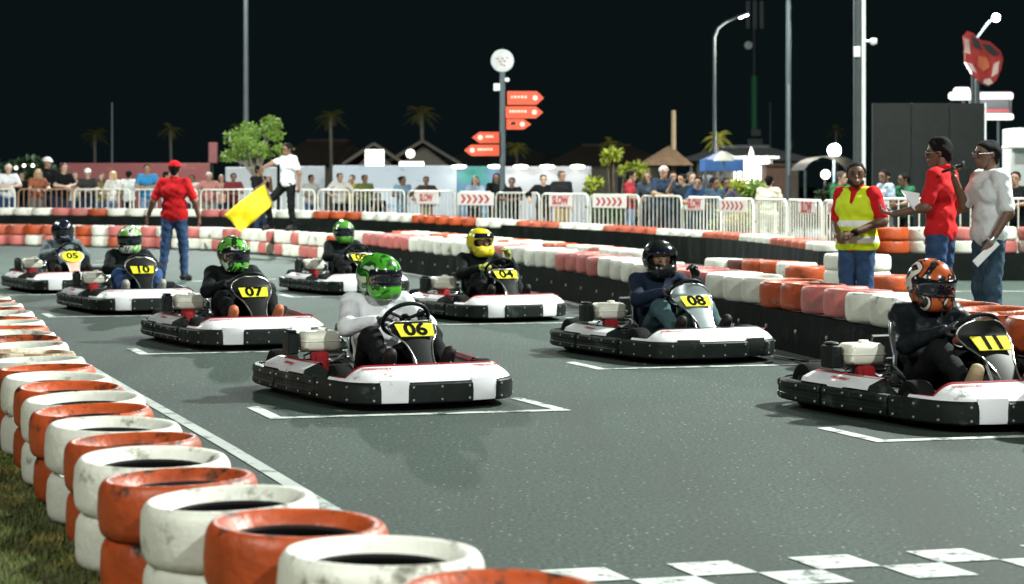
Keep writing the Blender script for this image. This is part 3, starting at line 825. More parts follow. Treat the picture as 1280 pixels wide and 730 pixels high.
KM = {}
def kart_meshes():
    K = KM
    K['core'] = MB()
    for sg in (1, -1):
        b = band(0.0, sg * SMAX, CORE, 0.05, 0.0); K['core'].add(b.v, b.f)
    K['core'] = K['core'].mesh('bumper_rail', True, 40)
    segs = [(-0.212, 0.212, PANF)] + [(sg * a, sg * b, pr) for sg in (1, -1) for a, b, pr in ((0.375, 0.98, PANF), (1.0, 1.62, PAN), (1.64, 2.12, PAN), (2.14, SMAX, PAN))]
    K['panels'] = []
    for (a, b, pr) in segs:
        me = band(a, b, pr).mesh('bumper_panel', True, 35)
        bo = MB(); n = 3 if abs(b - a) < 0.5 else 4
        for i in range(n):
            s = a + (b - a) * (0.07 + 0.86 * i / (n - 1))
            p, nr = outl(s)
            for z in (0.073, 0.150):
                rot = Vector((nr[0], nr[1], 0)).to_track_quat('Z', 'Y').to_matrix()
                t = MB().lathe([(0.0, 0.005), (0.007, 0.0035), (0.0085, -0.003)], 8, 'z', closed=False)
                bo.add([rot @ Vector(v) + Vector((p[0] + nr[0] * 0.0245, p[1] + nr[1] * 0.0245, z)) for v in t.v], t.f)
        K['panels'].append((me, bo.mesh('bolts', True, 60)))
    # nose fairing: top sheet from the outline to a straight inner edge, with skirts in the gaps between the panels
    top = MB(); red = MB()
    ss = np.linspace(-0.83, 0.83, 61)
    rows = [[], [], [], [], []]
    rr = [[], [], []]
    for s in ss:
        p, nr = outl(s)
        xi = 0.700 - 0.02 * (p[1] / 0.54) ** 2
        k = min(1.0, max(0.0, (p[0] - xi) / 0.02)) if p[0] > xi else 0.0
        xo, yo = p[0] + nr[0] * 0.006, p[1] + nr[1] * 0.006
        xin = min(xi, xo - 0.004); yin = p[1] * 0.965
        w = max(0.0, min(1.0, (xo - xin) / 0.16)); zi = Z1 + 0.012 + 0.075 * w
        rows[0].append(Vector((xo, yo, Z1 + 0.002)))
        rows[1].append(Vector((xo - nr[0] * 0.012, yo - nr[1] * 0.012, Z1 + 0.018)))
        rows[2].append(Vector(((xo * 0.45 + xin * 0.55), yo * 0.45 + yin * 0.55, Z1 + 0.012 + (zi - Z1 - 0.012) * 0.68)))
        rows[3].append(Vector((xin, yin, zi)))
        rows[4].append(Vector((xin - 0.012, yin, zi - 0.05)))
        if abs(s) < 0.78:
            rr[0].append(Vector((xin + 0.010, yin, zi + 0.001))); rr[1].append(Vector((xin - 0.006, yin, zi + 0.007))); rr[2].append(Vector((xin - 0.016, yin, zi - 0.03)))
    top.grid(rows)
    K['fair'] = top
    for (a, b) in ((0.205, 0.382), (-0.382, -0.205)):
        bb = band(a, b, [(-0.02, Z0 + 0.008), (0.008, Z0 + 0.010), (0.016, Z0 + 0.03), (0.017, Z1 - 0.02), (0.008, Z1 + 0.018), (-0.02, Z1 + 0.018)], 0.03, 0.0)
        K.setdefault('stem', MB()).add(bb.v, bb.f); K.setdefault('stem_me', []).append(bb.mesh('nose_skirt', True, 50))
    K['fairing_white'] = MB().add(top.v, top.f).add(K['stem'].v, K['stem'].f).mesh('nose_fairing', True, 50)
    K['fairing_only'] = top.mesh('nose_fairing', True, 50)
    red.grid(rr); K['trim'] = red.mesh('red_trim', True, 50)
    # side pods
    K['pod'] = {}; K['podtrim'] = {}; K['podbody'] = {}
    for sg in (1, -1):
        pr, tr_, bd = [[], [], [], []], [[], [], []], [[], [], []]
        for x in np.linspace(-0.50, 0.16, 16):
            y = float(np.interp(-x, -OUT[:, 0], OUT[:, 1]))
            drop = 0.018 if -0.22 < x < -0.06 else 0.0
            pr[0].append(Vector((x, sg * (y + 0.006), Z1 + 0.006 - drop)))
            pr[1].append(Vector((x, sg * (y - 0.006), Z1 + 0.032)))
            pr[2].append(Vector((x, sg * (y - 0.070), 0.238)))
            pr[3].append(Vector((x, sg * (y - 0.088), 0.243)))
            tr_[0].append(Vector((x, sg * (y - 0.086), 0.2445))); tr_[1].append(Vector((x, sg * (y - 0.115), 0.251))); tr_[2].append(Vector((x, sg * (y - 0.135), 0.226)))
            bd[0].append(Vector((x, sg * (y - 0.115), 0.235))); bd[1].append(Vector((x, sg * (y - 0.21), 0.15))); bd[2].append(Vector((x, sg * (y - 0.24), 0.06)))
        for q_ in (0, -1):
            capv = [pr[0][q_], pr[1][q_], pr[2][q_], pr[3][q_], bd[0][q_], bd[1][q_], bd[2][q_], Vector((pr[0][q_].x, pr[0][q_].y - sg * 0.03, 0.06))]
            K.setdefault('podcap%d' % sg, MB()).add(capv, [tuple(range(8))])
        K['podcap%d' % sg].grid(bd)
        K['pod'][sg] = MB().grid(pr).mesh('side_panel', True, 12)
        K['podtrim'][sg] = MB().grid(tr_).mesh('red_trim', True, 50)
        K['podbody'][sg] = K['podcap%d' % sg].mesh('side_pod', True, 50)
    fl_ = [(p[0] * 0.93 - 0.0, p[1] * 0.86) for p in OUT[::6]] + [(p[0] * 0.93, -p[1] * 0.86) for p in OUT[::-6]]
    K['floor'] = MB().slab(fl_, 0.055, 0.07).mesh('floor_tray')
    ch = MB()
    for sg in (1, -1):
        ch.tube([(0.80, sg * 0.18, 0.09), (0.40, sg * 0.26, 0.09), (-0.2, sg * 0.34, 0.09), (-0.80, sg * 0.34, 0.10)], 0.016, 8)
        ch.tube([(0.42, sg * 0.2, 0.12), (0.42, sg * 0.46, 0.12)], 0.018, 8)
    ch.tube([(-0.62, -0.5, 0.135), (-0.62, 0.5, 0.135)], 0.02, 8).tube([(-0.3, -0.36, 0.09), (-0.3, 0.36, 0.09)], 0.014, 8)
    # roll hoop struts behind the seat and the grab rail over the rear bumper
    ch.tube([(-0.62, -0.22, 0.12), (-0.50, -0.20, 0.44), (-0.50, 0.20, 0.44), (-0.62, 0.22, 0.12)], 0.013, 8)
    ch.tube([(-0.80, -0.50, 0.17), (-0.82, -0.46, 0.26), (-0.82, 0.46, 0.26), (-0.80, 0.50, 0.17)], 0.014, 8)
    K['chassis'] = ch.mesh('chassis', True, 40)
    def wheel(r, w):
        t = MB().lathe([(r * 0.55, -w * 0.46), (r * 0.8, -w * 0.5), (r * 0.95, -w * 0.44), (r, -w * 0.3), (r, w * 0.3), (r * 0.95, w * 0.44), (r * 0.8, w * 0.5), (r * 0.55, w * 0.46)], 24, 'y')
        q = MB().lathe([(0.0, -w * 0.30), (r * 0.2, -w * 0.34), (r * 0.45, -w * 0.26), (r * 0.55, -w * 0.44), (r * 0.60, -w * 0.46), (r * 0.60, w * 0.46), (r * 0.55, w * 0.44), (r * 0.45, w * 0.26), (r * 0.2, w * 0.34), (0, w * 0.30)], 20, 'y', closed=False)
        return t.mesh('tyre', True, 40), q.mesh('rim', True, 40)
    K['fw'], K['rw'] = wheel(0.132, 0.125), wheel(0.138, 0.18)
    # engine, to the driver's right
    ex, ey = -0.36, -0.37
    K['tank'] = MB().rbox((ex, ey, 0.350), (0.20, 0.255, 0.128), 0.038, None, 4).rbox((ex, ey, 0.35), (0.21, 0.265, 0.018), 0.04, None, 4).mesh('fuel_tank', True, 50)
    K['cap'] = MB().lathe([(0.0, 0.022), (0.030, 0.020), (0.034, 0.0)], 14, 'z', (ex - 0.02, ey + 0.03, 0.410), False).mesh('tank_cap', True, 40)
    K['block'] = MB().rbox((ex, ey + 0.05, 0.20), (0.17, 0.15, 0.19), 0.02).rbox((ex + 0.02, ey + 0.14, 0.23), (0.15, 0.05, 0.10), 0.012).mesh('engine_block', True, 40)
    fins = MB()
    for i in range(6): fins.box((ex + 0.095, ey + 0.075, 0.15 + i * 0.022), (0.05, 0.12, 0.008))
    fins.tube([(ex + 0.10, ey + 0.02, 0.24), (ex + 0.13, ey + 0.05, 0.22), (ex + 0.13, ey + 0.10, 0.24), (ex + 0.10, ey + 0.14, 0.26)], 0.012, 8)
    fins.lathe([(0.0, 0.0), (0.035, 0.0), (0.038, 0.06), (0.0, 0.065)], 14, 'x', (ex + 0.09, ey + 0.16, 0.21), False)
    K['fins'] = fins.mesh('cylinder_head', True, 40)
    K['fan'] = MB().rbox((ex + 0.10, ey - 0.03, 0.215), (0.06, 0.125, 0.135), 0.022, None, 4).rbox((ex + 0.135, ey - 0.03, 0.215), (0.02, 0.075, 0.08), 0.009).mesh('fan_cover', True, 40)
    K['airbox'] = MB().rbox((ex - 0.04, ey - 0.185, 0.335), (0.14, 0.075, 0.14), 0.012).rbox((ex - 0.04, ey - 0.185, 0.414), (0.11, 0.06, 0.02), 0.015).mesh('air_box', True, 40)
    K['pipe'] = MB().tube([(ex - 0.05, ey + 0.15, 0.27), (ex - 0.05, ey + 0.19, 0.32), (ex - 0.14, ey + 0.20, 0.34), (ex - 0.30, ey + 0.12, 0.32)], 0.022, 10).tube([(ex + 0.0, ey - 0.13, 0.285), (ex + 0.0, ey + 0.19, 0.292)], 0.010, 8).mesh('exhaust', True, 40)
    cb = MB()
    cb.tube([(ex + 0.10, ey + 0.12, 0.26), (ex + 0.22, ey + 0.16, 0.22), (ex + 0.45, ey + 0.20, 0.10), (0.40, -0.14, 0.09), (0.58, -0.18, 0.12)], 0.005, 6)
    cb.tube([(ex - 0.05, ey + 0.02, 0.29), (ex - 0.02, ey - 0.10, 0.25), (ex + 0.10, ey - 0.12, 0.20), (ex + 0.13, ey - 0.02, 0.16)], 0.006, 6)
    cb.tube([(0.58, 0.20, 0.12), (0.30, 0.26, 0.10), (-0.20, 0.30, 0.10), (-0.58, 0.26, 0.16)], 0.005, 6)
    K['cable'] = cb.mesh('control_cables', True, 60)
    K['guard'] = MB().rbox((-0.46, -0.23, 0.15), (0.40, 0.03, 0.10), 0.012).mesh('chain_guard', True, 40)
    # seat shell
    seat = [[], [], [], []]
    rows = []
    for (x, z, w, dpt) in ((0.12, 0.10, 0.15, 0.05), (0.0, 0.085, 0.185, 0.09), (-0.18, 0.09, 0.20, 0.13), (-0.30, 0.16, 0.205, 0.12), (-0.37, 0.32, 0.205, 0.10), (-0.42, 0.46, 0.19, 0.08), (-0.445, 0.53, 0.15, 0.05)):
        r = []
        up = Vector((0.25, 0, 1)).normalized() if z < 0.2 else Vector((1, 0, 0.25)).normalized()
        for t in np.linspace(-1, 1, 13):
            lift = dpt * (abs(t) ** 3)
            r.append(Vector((x, w * t * (1 - 0.06 * t * t), z)) + up * lift)
        rows.append(r)
    K['seat'] = MB().grid(rows).mesh('seat', True, 60)
    rim = MB().tube([rows[i][0] for i in range(len(rows))] + [rows[-1][j] for j in range(1, 12)] + [rows[i][-1] for i in range(len(rows) - 1, -1, -1)], 0.008, 6)
    K['seatrim'] = rim.mesh('seat_edge', True, 60)
    # steering
    cw = Vector((0.29, 0, 0.520)); nrm = Vector((-0.72, 0, 0.69)).normalized()
    uu_, vv_ = Vector((0, 1, 0)), nrm.cross(Vector((0, 1, 0)))
    ring = [cw + (uu_ * math.cos(a) + vv_ * math.sin(a)) * 0.150 for a in np.linspace(0, 2 * math.pi, 28, endpoint=False)]
    sw = MB().tube(ring, 0.014, 8, closed=True)
    for a in (90, 210, 330):
        sw.tube([cw, cw + (uu_ * math.cos(R(a)) + vv_ * math.sin(R(a))) * 0.145], 0.011, 6)
    sw.lathe([(0, 0.0), (0.04, 0.0), (0.035, 0.02), (0, 0.025)], 12, 'z', (0, 0, 0), False)
    k = len(sw.v) - 12 * 4
    qm = nrm.to_track_quat('Z', 'Y').to_matrix()
    for i in range(k, len(sw.v)): sw.v[i] = tuple(qm @ Vector(sw.v[i]) + cw)
    K['wheel'] = sw.mesh('steering_wheel', True, 50)
    K['column'] = MB().tube([cw, (0.50, 0, 0.20), (0.56, 0, 0.12)], 0.011, 8).mesh('steering_column', True, 50)
    # front panel (shield in front of the wheel), number on its upper part
    def panel_pt(t, w):                                # t 0 top..1 bottom
        tp_ = max(t, 0.0)
        x = 0.415 + 0.075 * t + 0.24 * tp_ ** 1.5; z = 0.515 - 0.315 * tp_ ** 0.95 + 0.045 * math.sin(math.pi * tp_) + 0.30 * max(-t, 0.0)
        return Vector((x - 0.06 * (w / 0.2) ** 2, w, z))
    wid = lambda t: float(np.interp(t, [0, 0.12, 0.34, 0.55, 0.78, 1.0], [0.110, 0.160, 0.150, 0.085, 0.060, 0.070]))
    rows = [[panel_pt(t, wid(t) * u) for u in np.linspace(-1, 1, 11)] for t in np.linspace(0, 1, 16)]
    K['shield'] = MB().grid(rows).mesh('front_panel', True, 60)
    wid2 = lambda t: float(np.interp(t, [-0.27, -0.22, -0.12, 0.0, 0.12, 0.34, 0.55, 0.78, 1.0], [0.06, 0.11, 0.155, 0.172, 0.176, 0.155, 0.10, 0.065, 0.072]))
    rows2 = [[panel_pt(t, wid2(t) * u) for u in np.linspace(-1, 1, 11)] for t in np.linspace(-0.27, 1, 22)]
    K['shield2'] = MB().grid(rows2).mesh('front_panel', True, 60)
    K['shieldedge2'] = MB().tube([r[0] for r in rows2], 0.006, 6).tube([r[-1] for r in rows2], 0.006, 6).tube(list(rows2[0]), 0.006, 6).mesh('panel_edge', True, 60)
    sd = MB()
    sd.tube([r[0] for r in rows], 0.006, 6).tube([r[-1] for r in rows], 0.006, 6).tube(list(rows[0]), 0.006, 6)
    K['shieldedge'] = sd.mesh('panel_edge', True, 60)
    # number plate, sitting proud of the shield
    def nrm_at(t): return (panel_pt(t - .02, 0) - panel_pt(t + .02, 0)).normalized().cross(Vector((0, 1, 0))) * -1
    a, b = panel_pt(0.10, 0), panel_pt(0.42, 0)
    upv = (a - b).normalized(); nv = Vector((0, 1, 0)).cross(upv); nv = nv if nv.x > 0 else -nv
    K['plate_frame'] = ((a + b) / 2 + nv * 0.0225, upv, nv, (a - b).length)
    L = (a - b).length
    c = (a + b) / 2 + nv * 0.012
    W0, W1 = 0.128, 0.112
    def pt(u, v): return c + Vector((0, 1, 0)) * u + upv * v
    K['plate'] = MB().add([pt(-W1, -L / 2), pt(W1, -L / 2), pt(W0, L / 2), pt(-W0, L / 2)] + [pt(-W1, -L / 2) - nv * .006, pt(W1, -L / 2) - nv * .006, pt(W0, L / 2) - nv * .006, pt(-W0, L / 2) - nv * .006],
                          [(0, 1, 2, 3), (4, 7, 6, 5), (0, 4, 5, 1), (1, 5, 6, 2), (2, 6, 7, 3), (3, 7, 4, 0)]).mesh('number_plate')
    ring = [pt(0.125 * math.cos(t) * 1.05, 0.10 * math.sin(t) - 0.005) + nv * 0.002 for t in np.linspace(0, 2 * math.pi, 24, endpoint=False)]
    K['plate_round'] = MB().add(ring + [p - nv * .006 for p in ring], [tuple(range(24))] + [(i, 24 + i, 24 + (i + 1) % 24, (i + 1) % 24) for i in range(24)]).mesh('number_plate')
    # pedals with hoops and a foot bracket
    for sg in (1, -1):
        pd = MB().tube([(0.60, sg * 0.19 + 0.04, 0.08), (0.61, sg * 0.19 + 0.045, 0.20), (0.605, sg * 0.19, 0.265), (0.61, sg * 0.19 - 0.045, 0.20), (0.60, sg * 0.19 - 0.04, 0.08)], 0.007, 6)
        pd.rbox((0.60, sg * 0.19, 0.19), (0.02, 0.075, 0.035), 0.006)
        K['pedal%d' % sg] = pd.mesh('pedal', True, 40)
    br = MB().add([(0.56, -0.085, 0.10), (0.56, 0.015, 0.10), (0.555, -0.005, 0.235), (0.555, -0.06, 0.235), (0.53, -0.085, 0.10), (0.53, 0.015, 0.10), (0.53, -0.005, 0.235), (0.53, -0.06, 0.235)],
                  [(0, 1, 2, 3), (4, 7, 6, 5), (0, 4, 5, 1), (1, 5, 6, 2), (2, 6, 7, 3), (3, 7, 4, 0)])
    K['bracket'] = br.mesh('pedal_bracket')
    K['logo'] = text_mesh('SPEEDWAY', 0.034, 0.0006, 0.0006, 0.35, 1.15)
kart_meshes()

KYAW = {'06': 2.2, '07': 1.5, '10': 1.5, '05': 2, '11': 0, '08': 1.5, '04': 2.5, '09': 2.5}
def kart(num, yaw=0.0, trim=True, stems=True, shield=None, edge=None, round_plate=False, label=''):
    nx, ny = NOSES[num]
    ph = PHI + R(KYAW[num])
    root = empty('racing_kart', (nx - 0.945 * math.cos(ph), ny - 0.945 * math.sin(ph), 0), ph)
    K = KM
    put('floor_tray', K['floor'], K_BLACK, root)
    put('chassis', K['chassis'], K_DARKST, root)
    put('bumper_rail', K['core'], K_BLACK, root)
    for me, bo in K['panels']:
        p = put('bumper_panel', me, K_BLACK, root); tag(put('bolts', bo, K_BOLT, p), None, None, None, 'stuff')
    f = put('nose_fairing', K['fairing_white'] if stems else K['fairing_only'], K_WHITE, root)
    if not stems: [put('nose_skirt', q_, K_BLACK, root) for q_ in K['stem_me']]
    if trim: put('red_trim', K['trim'], K_RED, f)
    else: put('trim', K['trim'], K_BLACK, f)
    for sg in (-1, 1):
        p = put('side_panel', K['pod'][sg], K_WHITE, root)
        put('trim', K['podtrim'][sg], K_RED if trim else K_BLACK, p)
        put('side_pod', K['podbody'][sg], K_BLACK, root)
        # lettering on the pod and on the nose
        y = float(np.interp(0.17, -OUT[:, 0], OUT[:, 1]))
        ax_x = Vector((-sg * 1.0, 0, 0)); ax_n = Vector((0, sg * 0.42, 0.907)); ax_y = ax_n.cross(ax_x)
        M_ = Matrix((ax_x, ax_y, ax_n)).transposed().to_4x4(); M_.translation = Vector((-0.17, sg * (y - 0.038), 0.2275))
        t = put('lettering', K['logo'], K_LOGO, p); t.matrix_local = M_
    ax_x = Vector((0.10, 1.0, 0)).normalized(); ax_n = Vector((0.34, 0, 0.94)); ax_y = ax_n.cross(ax_x).normalized(); ax_n = ax_x.cross(ax_y)
    for sg in (-1, 1):
        M_ = Matrix((ax_x, ax_y, ax_n)).transposed().to_4x4(); M_.translation = Vector((0.745, sg * 0.36, 0.2535))
        t = put('lettering', K['logo'], K_LOGO, f); t.matrix_local = M_
    for (x, y, w) in ((0.42, 0.475, 'fw'), (0.42, -0.475, 'fw'), (-0.66, 0.53, 'rw'), (-0.66, -0.53, 'rw')):
        we = put('wheel', K[w][0], K_TYRE, root, (x, y, 0.132 if w == 'fw' else 0.138))
        put('rim', K[w][1], K_RIM, we)
    en = put('engine_block', K['block'], K_DARKST, root)
    for nm, key, m in (('fuel_tank', 'tank', K_TANK), ('tank_cap', 'cap', K_TANK), ('cylinder_head', 'fins', K_STEEL), ('fan_cover', 'fan', K_ENG), ('air_box', 'airbox', K_BLACK), ('exhaust', 'pipe', K_STEEL)):
        put(nm, K[key], m, en)
    tag(put('control_cables', K['cable'], K_DARKST, root), None, None, None, 'stuff'); put('chain_guard', K['guard'], K_STEEL, root)
    st = put('seat', K['seat'], K_SEAT, root); put('seat_edge', K['seatrim'], K_GREY, st)
    put('steering_wheel', K['wheel'], K_SEAT, root); put('steering_column', K['column'], K_STEEL, root)
    d2 = '2' if num in ('11', '07', '10', '08') else ''
    sh = put('front_panel', K['shield' + d2], shield or K_SEAT, root)
    put('panel_edge', K['shieldedge' + d2], edge or K_STEEL, sh)
    put('number_plate', K['plate_round' if round_plate else 'plate'], K_YEL, sh)
    c, upv, nv, L = K['plate_frame']
    t = put('number', text_mesh(num, 0.148, 0.001, 0.005, 0, 1.05), K_BLK, sh)
    M_ = Matrix((Vector((0, 1, 0)), upv, nv)).transposed().to_4x4(); M_.translation = c - nv * 0.0085; t.matrix_local = M_
    for sg in (1, -1): put('pedal', K['pedal%d' % sg], K_STEEL, root)
    put('pedal_bracket', K['bracket'], K_WHITE, root)
    tag(root, label, 'kart', 'karts on the starting grid')
    return root
kart('06', label='front-row kart with plate 06 carrying the driver in white shirt')
kart('07', label='kart with plate 07 carrying the driver with orange shoes')
kart('10', trim=False, label='kart with plate 10, just in front of the red-capped marshal')
kart('05', shield=K_PEACH, edge=K_WHITE, round_plate=True, label='farthest-left kart, with rounded plate 05 on a peach front panel')
kart('11', label='nearest kart, plate 11, cut by the right edge of the picture')
kart('08', trim=False, stems=False, shield=K_GREY, label='kart with grey front panel, plate 08, beside the black barrier')
kart('04', label='kart with plate 04 carrying the driver in yellow helmet')
kart('09', trim=False, label='rearmost kart, plate 09, half hidden by the green helmet of 06')

# ================================================================== PEOPLE
def V(*a): return np.array(a, float)
def unit(v): return v / (np.linalg.norm(v) + 1e-9)
def lerp(a, b, t): return a * (1 - t) + b * t

def rotz(p, a, c=(0, 0, 0)):
    c = np.array(c, float); q = np.array(p, float) - c
    return np.array([q[0] * math.cos(a) - q[1] * math.sin(a), q[0] * math.sin(a) + q[1] * math.cos(a), q[2]]) + c

def stand(k=1.0, **ov):
    """joints of a person 1.74 m tall, facing -Y; _l is the person's own left (+X)"""
    J = dict(pelvis=V(0, 0, .96), waist=V(0, 0, 1.10), chest=V(0, 0.01, 1.30), neck=V(0, 0.015, 1.47), head=V(0, -0.015, 1.615),
             sh_l=V(.175, .015, 1.42), sh_r=V(-.175, .015, 1.42), el_l=V(.225, .04, 1.14), el_r=V(-.225, .04, 1.14), wr_l=V(.225, -.06, .90), wr_r=V(-.225, -.06, .90),
             hip_l=V(.085, 0, .92), hip_r=V(-.085, 0, .92), kn_l=V(.10, -.02, .50), kn_r=V(-.10, -.02, .50), an_l=V(.11, .02, .09), an_r=V(-.11, .02, .09),
             toe_l=V(.13, -.13, .035), toe_r=V(-.13, -.13, .035), hd_l=None, hd_r=None, pn_l=None, pn_r=None, yaw=0.0, pitch=0.0, curl_l=0.5, curl_r=0.5)
    J.update({q: (V(*w) if isinstance(w, tuple) else w) for q, w in ov.items()})
    for q, w in J.items():
        if isinstance(w, np.ndarray) and not q.startswith(('hd_', 'pn_')): J[q] = w * k
    J['k'] = k
    return J

def head_frame(J):
    cy, sy, cp, sp = math.cos(J['yaw']), math.sin(J['yaw']), math.cos(J['pitch']), math.sin(J['pitch'])
    Rz = np.array([[cy, -sy, 0], [sy, cy, 0], [0, 0, 1]]); Rx = np.array([[1, 0, 0], [0, cp, -sp], [0, sp, cp]])
    M = Rz @ Rx
    return lambda x, y, z: J['head'] + M @ np.array([x, y, z], float)

def torso_prims(J, o=0.0, girth=1.0):
    lat = unit(J['hip_l'] - J['hip_r']); ls = unit(J['sh_l'] - J['sh_r'])
    P, Wv, Ch, Nk = J['pelvis'], J['waist'], J['chest'], J['neck']
    g = girth
    lm = unit(lat + ls)
    return [(P - lat * .075, P + lat * .075, .105 * g + o, .105 * g + o), (Wv - lm * .06 * g, Wv + lm * .06 * g, .098 * g + o, .098 * g + o),
            (Ch - ls * .075, Ch + ls * .075, .110 * g + o, .110 * g + o), (P, Wv, .10 * g + o, .095 * g + o), (Wv, Ch, .095 * g + o, .10 * g + o),
            (J['sh_l'], J['sh_r'], .058 + o, .058 + o), (Ch, lerp(Ch, Nk, .8), .085 + o, .055 + o)]

def arm_prims(J, sd, o=0.0, frac=1.0):
    s, e, w = J['sh_' + sd], J['el_' + sd], J['wr_' + sd]
    out = []
    if frac <= 1.0:
        q = lerp(s, e, frac); out.append((s, q, .056 + o, .056 + (.046 - .056) * frac + o * 1.25))
    else:
        out.append((s, e, .056 + o, .046 + o)); q = lerp(e, w, min(1, frac - 1)); out.append((e, q, .044 + o, .044 + (.029 - .044) * min(1, frac - 1) + o))
    return out

def leg_prims(J, sd, o=0.0, frac=2.0):
    h, kn, a = J['hip_' + sd], J['kn_' + sd], J['an_' + sd]
    out = [(h, kn if frac >= 1 else lerp(h, kn, frac), .088 + o, (.060 if frac >= 1 else .075) + o)]
    if frac > 1: out.append((kn, lerp(kn, a, frac - 1), .058 + o, .042 + o))
    return out

def hand_parts(J, sd, res, thick=0.0):
    w, e = J['wr_' + sd], J['el_' + sd]
    d = unit(J['hd_' + sd]) if J['hd_' + sd] is not None else unit(w - e)
    sgn = 1 if sd == 'l' else -1
    n = J['pn_' + sd]
    if n is None: n = V(-sgn * 0.8, 0.2, 0.1)          # palm normal, towards the body
    n = unit(n - d * (n @ d)); s = np.cross(d, n) * sgn  # across the knuckles, towards the thumb
    cu = J['curl_' + sd]
    pr = []
    for i, (off, ln) in enumerate(((.030, .072), (.010, .078), (-.010, .073), (-.029, .060))):
        base = w + s * off * .55; kn = w + d * .085 + s * off
        pr.append((base, kn, .0145 + thick, .0115 + thick, .012))
        a1 = cu * 1.0; d1 = d * math.cos(a1) + n * math.sin(a1); m = kn + d1 * ln * .5
        a2 = cu * 2.2; d2 = d * math.cos(a2) + n * math.sin(a2); t = m + d2 * ln * .5
        pr.append((kn, m, .0100 + thick, .0088 + thick, .005)); pr.append((m, t, .0088 + thick, .0070 + thick, .004))
    tb = w + s * .020 + d * .022 + n * .006; t1 = tb + unit(s * .8 + d * .7 + n * .25) * .042; t2 = t1 + unit(d + n * (.3 + cu * .6)) * .034
    pr += [(tb, t1, .0145 + thick, .0110 + thick, .010), (t1, t2, .0105 + thick, .0080 + thick, .005)]
    return sdf(pr, res, 0.008)

